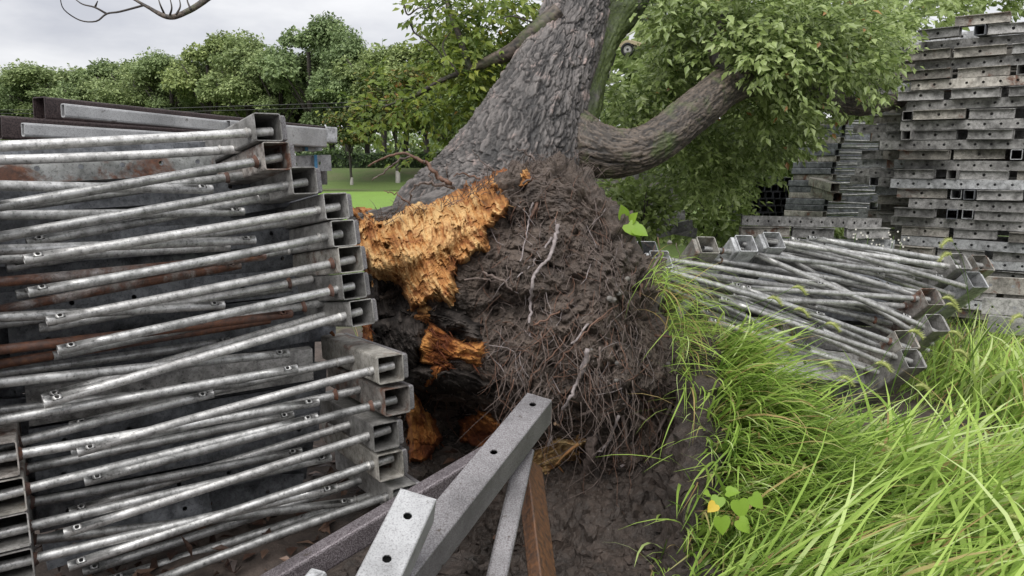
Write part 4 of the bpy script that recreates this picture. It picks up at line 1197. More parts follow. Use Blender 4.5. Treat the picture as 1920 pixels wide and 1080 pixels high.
# ---- root plate: closed lumpy body of soil
OUT = [(1075, 300), (1100, 312), (1128, 345), (1150, 385), (1180, 430), (1205, 475), (1228, 530), (1246, 590), (1264, 650), (1280, 720), (1288, 800), (1282, 870), (1262, 925), (1225, 955), (1165, 965), (1100, 962), (1040, 945), (985, 905), (930, 880), (875, 868), (815, 858), (772, 850), (762, 800), (752, 740), (728, 690), (690, 650), (680, 600), (684, 540), (682, 480), (672, 430), (680, 408), (730, 412), (790, 395), (850, 375), (900, 352), (945, 325), (985, 305), (1030, 296)]
PC = np.array([985.0, 640.0])
oa = np.array(OUT, float) - PC
ang = np.arctan2(oa[:, 1], oa[:, 0]); rr_ = np.hypot(oa[:, 0], oa[:, 1]); so = np.argsort(ang)
angs = np.concatenate([ang[so] - 2 * np.pi, ang[so], ang[so] + 2 * np.pi]); rrs = np.tile(rr_[so], 3)
def rho(phi): return np.interp(phi, angs, rrs)
def plate_depth(px, py):
    """depth of the exposed soil face (without its clods)"""
    dx, dy = px - PC[0], py - PC[1]
    r = np.clip(np.hypot(dx, dy) / rho(np.arctan2(dy, dx)), 0, 1)
    Y = 3.62 + .00095 * (620 - np.minimum(py, 720)) + .0007 * np.maximum(py - 740, 0) - .36 * (1 - r ** 2.6)
    def gs(x, y, sx, sy): return np.exp(-((px - x) / sx) ** 2 - ((py - y) / sy) ** 2)
    Y = Y + .55 * gs(860, 795, 95, 64) + .20 * gs(735, 545, 40, 38) + .10 * gs(900, 560, 60, 70) - .10 * gs(1150, 560, 80, 150) - .08 * gs(1060, 400, 60, 60)
    Y = Y + .25 * gs(1040, 860, 70, 60) + .06 * gs(1230, 700, 40, 120)
    return Y
nphi, nr, nb = 560, 300, 40
phi = np.linspace(-np.pi, np.pi, nphi, endpoint=False)
rf = np.linspace(0.004, 1, nr) ** .85
ragged = 1 + .022 * fbm(np.stack([np.cos(phi) * 6, np.sin(phi) * 6, 0 * phi], -1), 4, 3)
PX = PC[0] + np.cos(phi)[None] * rho(phi)[None] * (rf[:, None] * (1 + (ragged - 1)[None] * rf[:, None] ** 6))
PY = PC[1] + np.sin(phi)[None] * rho(phi)[None] * (rf[:, None] * (1 + (ragged - 1)[None] * rf[:, None] ** 6))
YF = plate_depth(PX, PY)
P3 = at_np(PX, PY, YF)
lump = fbm(P3 * 4.2, 4, 21)
f1, f2, cid = vor(P3 * 13 + .35 * np.stack([fbm(P3 * 9, 2, 1), fbm(P3 * 9, 2, 2), fbm(P3 * 9, 2, 3)], -1), 71)
h1, h2, cid2 = vor(P3 * 34, 81)
clod = (1 - np.clip(f1, 0, 1) ** 1.6) * (.4 + .8 * cid) - .5
clod2 = (1 - np.clip(h1, 0, 1) ** 1.6) * (.3 + .9 * cid2) - .5
fine = fbm(P3 * 70, 3, 31)
edge = (1 - rf ** 8)[:, None]
k1, k2, cid3 = vor(P3 * 85, 83)
clod3 = (1 - np.clip(k1, 0, 1) ** 1.4) * (.3 + .9 * cid3) - .5
crack = np.clip(1 - np.abs(fbm(P3 * 5.5, 3, 63)) * 2.2, 0, 1) ** 3
disp = -.060 * crack + .085 * lump + .050 * clod + .026 * clod2 + .012 * clod3 + .009 * fine
YD = YF - disp * (.25 + .75 * edge)
# crinkle the silhouette as well
nrm = np.stack([np.cos(phi), -np.sin(phi)], -1)
P3 = at_np(PX, PY, YD)
sil = (disp * (1 - edge))[..., None] * np.stack([nrm[None, :, 0] + 0 * YD, 0 * YD, nrm[None, :, 1] + 0 * YD], -1)
P3 = P3 + sil * 1.3
rb = np.linspace(1, .02, nb)[1:]
PXb = PC[0] + np.cos(phi)[None] * rho(phi)[None] * rb[:, None]; PYb = PC[1] + np.sin(phi)[None] * rho(phi)[None] * rb[:, None]
Yb = 3.70 + .00095 * (620 - np.minimum(PYb, 720)) + .0007 * np.maximum(PYb - 740, 0) + .52 * np.sqrt(np.clip(1 - rb[:, None] ** 2, 0, 1)); Pb = at_np(PXb, PYb, Yb) + .03 * fbm(at_np(PXb, PYb, Yb) * 8, 3)[..., None]
AllP = np.vstack([P3.reshape(-1, 3), Pb.reshape(-1, 3)])
tot = nr + nb - 1
i = (np.arange(tot - 1)[:, None] * nphi + np.arange(nphi)[None]); j = (np.arange(tot - 1)[:, None] * nphi + ((np.arange(nphi) + 1) % nphi)[None])
F = np.stack([i, i + nphi, j + nphi, j], -1).reshape(-1, 4)
c0 = len(AllP); AllP = np.vstack([AllP, P3[0].mean(0), Pb[-1].mean(0)])
e = np.arange(0, nphi, 2)
F = np.vstack([F, np.stack([0 * e + c0, e, e + 1, (e + 2) % nphi], -1), np.stack([0 * e + c0 + 1, (tot - 1) * nphi + (e + 2) % nphi, (tot - 1) * nphi + e + 1, (tot - 1) * nphi + e], -1)])
part_np('root_plate', AllP, F[:, ::-1], 'root_soil', tree, smooth=False)
SURF_X, SURF_Y, SURF_D = PX, PY, YD

# ---- torn wood: thick ragged sheets with fibre ridges
def sdist(poly, X, Y):
    poly = np.asarray(poly, float); n = len(poly)
    d = np.full(X.shape, 1e9); ins = np.zeros(X.shape, bool)
    for a in range(n):
        p, q = poly[a], poly[(a + 1) % n]
        e = q - p; w = np.stack([X - p[0], Y - p[1]], -1)
        t = np.clip((w @ e) / (e @ e), 0, 1)
        d = np.minimum(d, np.hypot(w[..., 0] - t * e[0], w[..., 1] - t * e[1]))
        c = ((p[1] > Y) != (q[1] > Y)) & (X < (q[0] - p[0]) * (Y - p[1]) / (q[1] - p[1] + 1e-9) + p[0])
        ins ^= c
    return np.where(ins, -d, d)
POLYS = []
def torn_sheet(name, poly, mat, fib, lift=.05, step=2.2, rag=9, amp=.022, k=0, tilt=(0, 0), holes=(), bias=0.0, grow=5, fuzz=90):
    POLYS.append((poly, mat))
    """fib: fibre direction in the picture plane (unit-ish)"""
    poly = np.asarray(poly, float)
    x0, y0 = poly.min(0) - 14; x1, y1 = poly.max(0) + 14
    X, Y = np.meshgrid(np.arange(x0, x1, step), np.arange(y0, y1, step))
    f = np.asarray(fib, float) / np.hypot(*fib); gperp = np.array([-f[1], f[0]])
    al = X * f[0] + Y * f[1]; ac = X * gperp[0] + Y * gperp[1]
    wav = 22 * fbm(np.stack([X / 110, Y / 110, 0 * X + k], -1), 2, k)
    ac2 = ac + wav
    rough = .5 * fbm(np.stack([ac2 / 9, al / 40, 0 * X + k], -1), 3, 5 + k)
    s1, s2, sid = vor(np.stack([(ac2 + 5 * rough) / 17, al / 62, 0 * X + .5 + 0 * k], -1) * np.array([1, 1, 0]) + np.array([0, 0, .37 + k]), 15 + k)
    slab = (sid - .5) * sstep(0, .2, s2 - s1)
    sd = sdist(poly, X, Y) + rag * rough + rag * .8 * fbm(np.stack([X / 26, Y / 26, 0 * X], -1), 3, 9 + k) + rag * .9 * slab
    for (hx, hy, hr) in holes:
        sd = np.maximum(sd, hr - np.hypot(X - hx, (Y - hy)) + 3 * rough)
    sd = sd - grow
    keep = sd < 3
    ridge = fbm(np.stack([ac2 / 4.5, al / 70, 0 * X + 3 + k], -1), 4, 15 + k, .6)
    fib2 = fbm(np.stack([ac2 / 2.6, al / 26, 0 * X + 8 + k], -1), 3, 35 + k, .6)
    scoop = fbm(np.stack([X / 70, Y / 70, 0 * X + k], -1), 3, 25 + k)
    crumb = fbm(np.stack([X / 7, Y / 7, 0 * X + k], -1), 3, 29 + k, .6)
    curl = fbm(np.stack([X / 24, Y / 24, 0 * X + k], -1), 3, 27 + k)
    sl = ac2 / 8.5 + 1.2 * fbm(np.stack([X / 34, Y / 34, 0 * X + k], -1), 2, 71 + k); si = np.floor(sl)
    ph = np.sin(si * 127.1 + k * 7.7) * 43758.5; ph = ph - np.floor(ph)
    ph2 = np.sin(si * 311.7 + k * 3.1) * 9871.3; ph2 = ph2 - np.floor(ph2)
    sa = al / (42 + 50 * ph2) + ph + .25 * fbm(np.stack([X / 12, Y / 12, 0 * X + k], -1), 2, 73 + k); saw = sa - np.floor(sa)
    rnd_ = 1 - (2 * (sl - si) - 1) ** 2
    tuck = sstep(-14, 2, sd)
    D = plate_depth(X, Y) - lift - .45 * amp * ridge - .3 * amp * fib2 - .8 * amp * slab - .080 * scoop - .020 * curl - .006 * crumb - .9 * amp * saw - .25 * amp * rnd_ + tuck * (lift + .07) + tilt[0] * (X - X.mean()) + tilt[1] * (Y - Y.mean())
    V = at_np(X, Y, D)
    ny, nx = X.shape
    i = (np.arange(ny - 1)[:, None] * nx + np.arange(nx - 1)[None])
    ok = keep[:-1, :-1] & keep[1:, :-1] & keep[:-1, 1:] & keep[1:, 1:]
    F = np.stack([i, i + nx, i + nx + 1, i + 1], -1)[ok]
    used = np.unique(F); remap = np.full(V.shape[0] * V.shape[1], -1); remap[used] = np.arange(len(used))
    tint0 = np.clip(.46 + bias + .20 * ridge + .34 * scoop + .30 * curl + .16 * fib2 + .15 * slab + .10 * crumb + .30 * (saw - .5) + .18 * (ph - .5) - .35 * sstep(-10, 2, sd), 0, 1)
    if fuzz:
        g = np.random.default_rng(60 + k); inside = np.argwhere((sd < -1))
        pk = inside[g.integers(0, len(inside), fuzz)]; bx, by, bd = X[pk[:, 0], pk[:, 1]], Y[pk[:, 0], pk[:, 1]], D[pk[:, 0], pk[:, 1]]
        an = math.atan2(f[1], f[0]) + 1.1 * fbm(np.stack([bx / 80, by / 80, 0 * bx + k], -1), 2, 3) + g.normal(0, .3, fuzz)
        edge_k = sd[pk[:, 0], pk[:, 1]] > -9
        Lf = g.uniform(4, 12, fuzz) * np.where(edge_k, 1.4, 1.0)
        a = at_np(bx, by, bd + .004); w = g.uniform(.5, 1.5, fuzz)
        a2 = at_np(bx - np.sin(an) * w, by + np.cos(an) * w, bd + .002)
        e = at_np(bx + np.cos(an) * Lf, by + np.sin(an) * Lf, bd - g.uniform(.0, .014, fuzz))
        tf = np.clip(tint0[pk[:, 0], pk[:, 1]] + g.normal(.05, .2, fuzz), 0, 1)
        o = part_np('fibres', np.stack([a, a2, e], 1).reshape(-1, 3), np.arange(fuzz * 3).reshape(-1, 3), mat, tree, np.repeat(tf, 3), False); o['kind'] = 'stuff'
    return part_np(name, V.reshape(-1, 3)[used], remap[F], mat, tree, tint0.ravel()[used], smooth=False)
torn_sheet('torn_wood', [(667, 402), (700, 410), (735, 416), (758, 396), (800, 392), (850, 374), (900, 350), (940, 332), (978, 322), (990, 336), (958, 368), (935, 402), (908, 425), (902, 458), (872, 474), (856, 490), (846, 520), (842, 556), (812, 548), (790, 566), (772, 575), (758, 540), (733, 514), (702, 522), (690, 500), (680, 455)],
           'torn_orange', (.35, 1), .12, 2.0, 10, .024, 1, grow=11, holes=[(727, 462, 8), (712, 425, 5), (745, 530, 6)], bias=.06, fuzz=900)
torn_sheet('rotten_wood_or_shade', [(765, 730), (940, 742), (965, 800), (950, 862), (860, 872), (785, 862), (762, 800)], 'rotten_or_shade_black', (1, .4), .015, 2.4, 8, .03, 14)  # black sheet laid over the root hollow to stand in for its shade
torn_sheet('torn_wood', [(790, 628), (812, 612), (838, 620), (868, 640), (905, 648), (903, 688), (885, 690), (862, 674), (826, 684), (790, 678), (782, 655)], 'torn_red', (1, .35), .06, 2.0, 7, .018, 2)
torn_sheet('torn_wood', [(765, 742), (785, 752), (805, 785), (832, 818), (815, 850), (790, 872), (765, 862)], 'torn_red', (.3, 1), .24, 2.0, 6, .02, 3, bias=.1)
torn_sheet('torn_wood', [(775, 590), (800, 576), (820, 590), (802, 606), (780, 604)], 'torn_orange', (1, .2), .05, 2.0, 6, .012, 4)
torn_sheet('torn_wood', [(682, 612), (695, 608), (712, 640), (718, 662), (690, 655)], 'torn_red', (.4, 1), .06, 2.0, 5, .012, 5)
torn_sheet('torn_wood', [(860, 790), (900, 770), (940, 790), (950, 830), (905, 842), (862, 830)], 'torn_red', (1, .5), .16, 2.2, 9, .02, 6, bias=-.1)
torn_sheet('torn_wood', [(800, 690), (835, 678), (850, 682), (822, 712), (790, 738), (782, 728)], 'torn_red', (-.7, 1), .15, 2.0, 5, .016, 16)
torn_sheet('torn_wood', [(955, 800), (985, 790), (1000, 815), (985, 850), (955, 842)], 'torn_straw', (.3, 1), .14, 2.0, 8, .02, 17)
torn_sheet('torn_wood', [(1018, 838), (1050, 822), (1092, 828), (1080, 852), (1050, 862), (1040, 880), (1030, 905), (1000, 912), (990, 870)], 'torn_straw', (1, -.35), .16, 2.0, 10, .022, 7, bias=.1)
torn_sheet('rotten_wood_or_shade', [(690, 478), (735, 505), (760, 545), (782, 575), (786, 600), (720, 606), (690, 600)], 'rotten_or_shade_black', (.2, 1), .02, 2.2, 8, .02, 8)
torn_sheet('rotten_wood_or_shade', [(700, 604), (745, 596), (790, 612), (790, 650), (775, 690), (735, 690), (705, 650)], 'rotten_or_shade_black', (.6, 1), .07, 2.0, 8, .024, 9)
torn_sheet('rotten_wood_or_shade', [(800, 586), (850, 578), (905, 600), (908, 645), (870, 636), (830, 608)], 'rotten_or_shade_black', (1, .3), .05, 2.0, 8, .022, 10)
torn_sheet('rotten_wood_or_shade', [(770, 688), (820, 690), (890, 694), (930, 715), (920, 742), (860, 742), (800, 750), (762, 722)], 'rotten_or_shade_black', (1, .35), .07, 2.0, 8, .024, 11)

def surf(px, py, lift=.015):
    k = np.argmin((SURF_X - px) ** 2 + (SURF_Y - py) ** 2)
    return at(px, py, SURF_D.flat[k] - lift)
surf_lo_x, surf_lo_y, surf_lo_d = SURF_X[::3, ::3].ravel(), SURF_Y[::3, ::3].ravel(), SURF_D[::3, ::3].ravel()
def surf_fast(px, py, lift):
    k = np.argmin((surf_lo_x - px) ** 2 + (surf_lo_y - py) ** 2)
    return at(px, py, surf_lo_d[k] - lift)

# splinters standing off the torn edges
g = random.Random(4)
for (x0, y0, x1, y1, n_, mt, fx, fy) in [(690, 395, 950, 560, 46, 'torn_orange', .3, 1), (785, 610, 905, 690, 22, 'torn_red', .8, .5), (1000, 825, 1085, 905, 26, 'torn_straw', .8, .6), (765, 745, 830, 860, 14, 'torn_red', .2, 1), (690, 590, 850, 700, 14, 'torn_red', .7, .7)]:
    m = MB()
    for _ in range(n_):
        for _t in range(60):
            px, py = g.uniform(x0, x1), g.uniform(y0, y1)
            q = min(float(sdist(p_, np.array([px]), np.array([py]))[0]) for p_, m_ in POLYS if m_ == mt)
            if q < 2: break
        L = g.uniform(8, 26)
        a = math.atan2(fy, fx) + g.gauss(0, .35)
        b = at(px, py, plate_depth(np.array([px]), np.array([py]))[0] - .06)
        t_ = at(px + L * math.cos(a), py + L * math.sin(a), plate_depth(np.array([px]), np.array([py]))[0] - .10 - g.uniform(0, .05))
        md = (b + t_) / 2 + np.array([0, -.012, .004])
        m.strand([b, md, t_], [g.uniform(.002, .006), g.uniform(.0015, .0045), .0006], 4)
    o = part('splinters', m, mt, tree); o['kind'] = 'stuff'
# a few big torn strips
for pts, w, mt in [([(1085, 832), (1060, 852), (1042, 872)], .010, 'torn_straw'), ([(620, 622), (626, 630), (622, 640)], .010, 'torn_orange')]:
    m = MB(); P = catmull([at(x, y, 3.12 if x > 700 else 3.3) for x, y in pts], 5)
    m.strand(P, [w * q for q in np.linspace(.9, .25, len(P))], 6); part('torn_strip', m, mt, tree)

# ---- roots
def root_path(pts, lift=.02, m=5, wob=.006):
    P = catmull([surf_fast(x, y, lift) for x, y in pts], m)
    P[1:-1] += np.array([[random.gauss(0, wob), random.gauss(0, wob * .6), random.gauss(0, wob)] for _ in range(len(P) - 2)])
    return P
main = [([(1046, 420), (1040, 450), (1030, 480), (1008, 505), (998, 535), (996, 570), (992, 606)], .0095, .006, 'root_grey', .05),
        ([(1102, 655), (1095, 690), (1080, 720), (1068, 750), (1045, 795)], .010, .006, 'root_grey', .09),
        ([(1110, 820), (1105, 860), (1090, 905), (1060, 945), (1035, 975)], .024, .016, 'root_bark', .10),
        ([(1045, 790), (1040, 796)], .008, .007, 'root_pale', .10),
        ([(1000, 380), (990, 420), (985, 450), (975, 490)], .005, .003, 'root_grey', .04),
        ([(1035, 445), (1005, 490), (970, 520)], .006, .003, 'root_grey', .04),
        ([(1090, 780), (1115, 760), (1120, 700), (1125, 650)], .007, .005, 'root_bark', .06),
        ([(1160, 780), (1140, 830), (1120, 850), (1100, 880)], .007, .005, 'root_grey', .09),
        ([(1000, 610), (1040, 590), (1075, 560)], .005, .003, 'root_red', .03),
        ([(905, 510), (940, 525), (960, 545)], .006, .004, 'root_bark', .05),
        ([(870, 525), (905, 523), (930, 528)], .005, .003, 'root_bark', .05),
        ([(1040, 690), (1080, 640), (1120, 600), (1160, 570)], .004, .003, 'root_red', .04),
        ([(1000, 700), (1050, 650), (1085, 590)], .0035, .003, 'root_red', .04)]
for pts, r0, r1, mt, lf_ in main:
    P = root_path(pts, lf_, 6, .004); m = MB()
    rad = np.linspace(r0, r1, len(P)) * np.array([random.uniform(.85, 1.2) for _ in P])
    m.strand(P, rad, 8); part('root', m, mt, tree)
# arching roots against the lawn, upper left of the plate
for pts, r0, r1, mt in [([(845, 345), (820, 330), (800, 308), (770, 292), (735, 290), (690, 312)], .012, .004, 'root_red'), ([(770, 292), (740, 305), (720, 322), (698, 338)], .006, .0025, 'root_bark'),
                        ([(850, 352), (825, 345), (800, 342), (775, 352), (768, 380)], .010, .004, 'root_bark'), ([(810, 342), (805, 320), (795, 300)], .006, .002, 'root_bark'), ([(840, 350), (838, 318), (845, 302)], .005, .0015, 'root_bark'),
                        ([(930, 320), (900, 300), (885, 280)], .004, .0015, 'root_bark'), ([(1000, 325), (1000, 300), (985, 285), (970, 278)], .007, .003, 'root_bark'), ([(995, 330), (1008, 305), (1020, 292)], .005, .002, 'root_bark'), ([(980, 345), (1005, 330), (1035, 318)], .006, .003, 'root_bark'),
                        ([(770, 385), (755, 372), (735, 362), (720, 358)], .005, .002, 'root_red'), ([(900, 335), (870, 325), (850, 330)], .005, .002, 'root_red')]:
    m = MB(); P = catmull([at(x, y, 3.55) for x, y in pts], 5)
    P[1:-1] += np.array([[random.gauss(0, .005), random.gauss(0, .008), random.gauss(0, .005)] for _ in range(len(P) - 2)])
    m.strand(P, np.linspace(r0, r1, len(P)), 7); part('root', m, mt, tree)
# fine hanging rootlets
for mt, n_, seed in (('root_bark', 520, 1), ('root_red', 260, 2), ('root_grey', 120, 3)):
    g = random.Random(seed); m = MB(); c = 0
    while c < n_:
        px, py = g.uniform(800, 1290), g.uniform(310, 930)
        if px < 900 and py < 560: continue
        dx, dy = px - PC[0], py - PC[1]
        if math.hypot(dx, dy) > .97 * rho(math.atan2(dy, dx)): continue
        L = g.uniform(25, 105) * (1.25 if py > 600 else .8); a = math.pi / 2 + g.gauss(0, .75)
        if g.random() < .2: a = g.uniform(0, 6.28)
        n = max(4, int(L / 14)); pts = []; lift = g.uniform(.004, .035); x, y = px, py
        Yc = None
        for q in range(n):
            p = surf_fast(x, y, lift * (q / (n - 1) * 1.6 + .1)); pts.append(p)
            a += g.gauss(0, .34); a = a * .88 + (math.pi / 2) * .12
            x += math.cos(a) * L / n; y += math.sin(a) * L / n
        P = np.array(pts)
        if len(P) > 3: P[1:-1, 1] = (P[:-2, 1] + P[1:-1, 1] + P[2:, 1]) / 3
        r0 = g.choice([.0010, .0013, .0017, .0023, .003])
        m.strand(P, np.linspace(r0, r0 * .45, len(P)), 4); c += 1
    o = part('rootlets', m, mt, tree); o['kind'] = 'stuff'
# roots and rootlets hanging free from the overhang
for mt, n_, seed, rr in (('root_bark', 190, 5, (.0012, .0034)), ('root_red', 70, 6, (.001, .0024))):
    g = random.Random(seed); m = MB()
    for _ in range(n_):
        px = g.uniform(925, 1285); py = g.uniform(600, 850) if g.random() < .7 else g.uniform(430, 620)
        p = surf_fast(px, py, .03); L = g.uniform(.10, .42) * (1 if py > 600 else .5); n = 7; pts = [p]; v = np.array([g.gauss(0, .25), -.25, -1.0])
        for q in range(n):
            v = v + np.array([g.gauss(0, .32), g.gauss(0, .12), g.gauss(0, .12)]); v[2] = min(v[2], -.3); p = p + unit(v) * L / n; pts.append(p)
        r0 = g.uniform(*rr); m.strand(pts, np.linspace(r0, r0 * .4, len(pts)), 4)
    o = part('rootlets', m, mt, tree); o['kind'] = 'stuff'
g = random.Random(77)
for _ in range(22):      # snapped thicker roots
    px, py = g.uniform(940, 1270), g.uniform(360, 880)
    p = surf_fast(px, py, -.01); L = g.uniform(.06, .2); v = np.array([g.gauss(0, .7), -.55, g.gauss(-.5, .5)]); pts = [p]
    for q in range(5):
        v = v + np.array([g.gauss(0, .3), g.gauss(0, .1), g.gauss(-.12, .25)]); p = p + unit(v) * L / 5; pts.append(p)
    r0 = g.uniform(.004, .010); m = MB(); m.strand(pts, [r0 * q * g.uniform(.9, 1.15) for q in np.linspace(1, .7, 6)], 7)
    ro = part('root', m, g.choice(['root_bark', 'root_bark', 'root_grey', 'root_red']), tree)
# fringe of rootlets over the top edge of the plate
g = random.Random(9); m = MB()
for _ in range(150):
    px = g.uniform(700, 1120); k = np.argmin(np.abs(SURF_X[-1] - px) + (SURF_Y[-1] > 560) * 1e4); py = SURF_Y[-1].flat[k] + g.uniform(-4, 16)
    b = at(px, py, 3.62 + g.uniform(-.12, .12)); a = g.uniform(-2.6, -.5); L = g.uniform(.03, .14)
    e1 = b + np.array([math.cos(a) * L * .6, g.uniform(-.03, .03), -math.sin(a) * L * .5]); e2 = e1 + np.array([math.cos(a) * L * .5 + g.gauss(0, .02), g.uniform(-.03, .03), g.uniform(-.05, .03)])
    m.strand([b, e1, e2], [.002, .0015, .0008], 4)
o = part('rootlets', m, 'root_bark', tree); o['kind'] = 'stuff'
# stones caught in the soil
for k in range(16):
    g = random.Random(50 + k); px, py = g.uniform(1060, 1260), g.uniform(430, 880)
    c = surf_fast(px, py, .004); m = MB(); s = g.uniform(.006, .014)
    V = []; F = []
    for a in range(5):
        for b in range(7):
            t, f = math.pi * a / 4, 2 * math.pi * b / 7
            V.append(c + s * g.uniform(.8, 1.15) * np.array([1.3 * math.sin(t) * math.cos(f), .7 * math.sin(t) * math.sin(f), math.cos(t)]))
    for a in range(4):
        for b in range(7): F.append((a * 7 + b, a * 7 + (b + 1) % 7, (a + 1) * 7 + (b + 1) % 7, (a + 1) * 7 + b))
    m.add(V, F); part('stone', m, 'stone', tree)

# ---- crown: sprays of leaves
def sprays(clusters, seed, Lm, kper=9):
    """clusters: (px, py, Y, rx_px, ry_px, depth radius m, number of sprigs)"""
    g = np.random.default_rng(seed)
    Ps, Ds, Ns, Ts = [], [], [], []; stems = []
    for (px, py, Y, rx, ry, rd, ns) in clusters:
        c = at(px, py, Y); sx = rx / FPX * Y; sz = ry / FPX * Y
        tone = g.uniform(-.14, .14)
        for _ in range(ns):
            d = g.normal(size=3); d /= np.linalg.norm(d); d *= g.random() ** .45
            p0 = c + d * np.array([sx, rd, sz])
            if p0[1] < 4.15 and p0[0] < 1.0: continue
            rel = p0 - CAM; zc = rel[1] * CP - rel[2] * SP; qx = 960 + FPX * rel[0] / zc; qy = 540 - FPX * (rel[1] * SP + rel[2] * CP) / zc
            if p0[1] < 7.6 and 1118 < qx < 1236 and 22 < qy < 168: continue
            dirn = d * np.array([.8, .8, .4]) + np.array([g.normal() * .5, -.25 + g.normal() * .4, -.15 + g.normal() * .4]); dirn /= np.linalg.norm(dirn)
            L = g.uniform(.16, .34); side = np.cross(dirn, [0, 0, 1.0]); side /= np.linalg.norm(side) + 1e-6
            stems.append((p0 - dirn * .1, p0 + dirn * L))
            t0 = tone + g.normal() * .10
            for q in range(kper):
                s = (q + .3) / kper; p = p0 + dirn * L * s + g.normal(size=3) * .008
                sg = 1 if q % 2 else -1
                Ps.append(p); Ds.append(side * sg * (.8 - .3 * s) + dirn * .7 + np.array([0, 0, -.30]) + g.normal(size=3) * .28)
                Ns.append(np.array([0, -.75, .75]) + g.normal(size=3) * .45)
                Ts.append(.46 + t0 + g.normal() * .14)
    P, D, N, T = map(np.array, (Ps, Ds, Ns, Ts))
    T = np.clip(T, 0, .93); T = np.where(g.random(len(T)) < .005, g.uniform(.95, 1, len(T)), T)
    L = Lm * g.uniform(.5, 1.35, len(P))
    return P, D, N, L, L * g.uniform(.42, .58, len(P)), T, stems
def put_crown(name, data, mat, near=0):
    P, D, N, L, W, T, stems = data
    idx = np.arange(len(P))
    if near:
        dist = np.linalg.norm(P - CAM, axis=1)
        px = 960 + FPX * P[:, 0] / (P[:, 1] * CP - (P[:, 2] - CAM_H) * SP)
        vis = (px > 1120) & (px < 1700) & ((P[:, 2] - CAM_H) / P[:, 1] < .2)
        big = np.argsort(np.where(vis, dist, 1e3))[:near]
        for k in big:
            V, F = leaves(P[k:k + 1], D[k:k + 1], N[k:k + 1], L[k:k + 1] * 1.05, W[k:k + 1] * 1.05)
            part_np('leaf', V, F, mat, tree, np.repeat(T[k:k + 1], 5), False)
        keep = np.ones(len(P), bool); keep[big] = False; idx = idx[keep]
    V, F = leaves(P[idx], D[idx], N[idx], L[idx], W[idx])
    o = part_np(name, V, F, mat, tree, np.repeat(T[idx], 5), False); o['kind'] = 'stuff'
    m = MB()
    for a, b in stems[::2]: m.strand([a, (a + b) / 2 + np.array([0, 0, .012]), b], [.0032, .0025, .0012], 3)
    q = part('sprigs', m, 'grass_blade', tree); q['kind'] = 'stuff'
RC = [(1250, 40, 5.6, 110, 75, .5, 110), (1360, 35, 5.3, 95, 75, .45, 110), (1470, 60, 5.3, 95, 75, .45, 120), (1570, 50, 5.7, 85, 70, .5, 100), (1430, 110, 5.1, 65, 50, .35, 60), (1540, 120, 5.5, 90, 60, .45, 90), (1620, 100, 6.3, 70, 70, .5, 60),
      (1210, 130, 5.8, 75, 70, .5, 80), (1280, 110, 5.9, 85, 60, .5, 80), (1180, 210, 6.0, 70, 70, .5, 70), (1250, 170, 6.1, 80, 50, .5, 60), (1330, 100, 6.2, 80, 60, .5, 60),
      (1440, 190, 5.5, 60, 55, .35, 55), (1445, 240, 6.4, 75, 55, .5, 70), (1540, 165, 6.5, 70, 40, .5, 45), (1390, 260, 6.3, 90, 60, .5, 80), (1320, 320, 6.4, 80, 60, .5, 70), (1300, 270, 6.2, 60, 50, .4, 45)]
put_crown('foliage', sprays([c[:6] + (int(c[6] * 2.1),) for c in RC], 3, .057), 'leaf_near', 300)
DK = [(1230, 60, 7.6, 160, 90, .6, 110), (1400, 60, 7.6, 160, 90, .6, 110), (1560, 60, 7.8, 150, 90, .6, 110), (1690, 10, 9.5, 110, 50, .7, 70), (1800, 0, 10, 110, 40, .7, 70), (1900, -20, 10, 90, 40, .7, 40), (1230, 200, 7.8, 130, 90, .6, 90), (1400, 200, 8.0, 140, 90, .6, 100), (1340, 310, 8.2, 120, 60, .6, 90), (1600, 130, 8.5, 90, 90, .6, 70)]
put_crown('foliage', sprays(DK, 5, .115, 9), 'leaf_near')
LC = [(830, 10, 5.2, 50, 35, .3, 26), (880, 40, 5.2, 50, 50, .3, 30), (950, 20, 5.3, 60, 40, .3, 34), (1000, 70, 5.5, 40, 50, .3, 22), (900, 110, 5.2, 60, 40, .3, 30), (940, 170, 5.4, 50, 50, .3, 30), (870, 190, 5.3, 50, 40, .3, 26), (900, 230, 5.6, 45, 40, .3, 26), (850, 130, 5.1, 35, 30, .25, 14), (800, 200, 5.2, 50, 25, .25, 14), (860, 260, 5.7, 35, 30, .25, 14), (840, 70, 5.2, 40, 30, .25, 12), (730, 190, 5.2, 40, 45, .2, 12), (700, 230, 5.3, 40, 40, .2, 8), (790, 290, 5.6, 20, 15, .2, 4)]
put_crown('foliage', sprays([c[:6] + (int(c[6] * 1.8),) for c in LC], 7, .056, 9), 'leaf_yellow')
# shaded back of the fallen crown, deep behind
BK = [(1200 + 62 * k, 40 + 60 * j, 11.5 + .3 * j, 70, 60, .8, 26) for k in range(9) for j in range(7)]
put_crown('foliage', sprays(BK, 9, .22, 8), 'leaf_near')

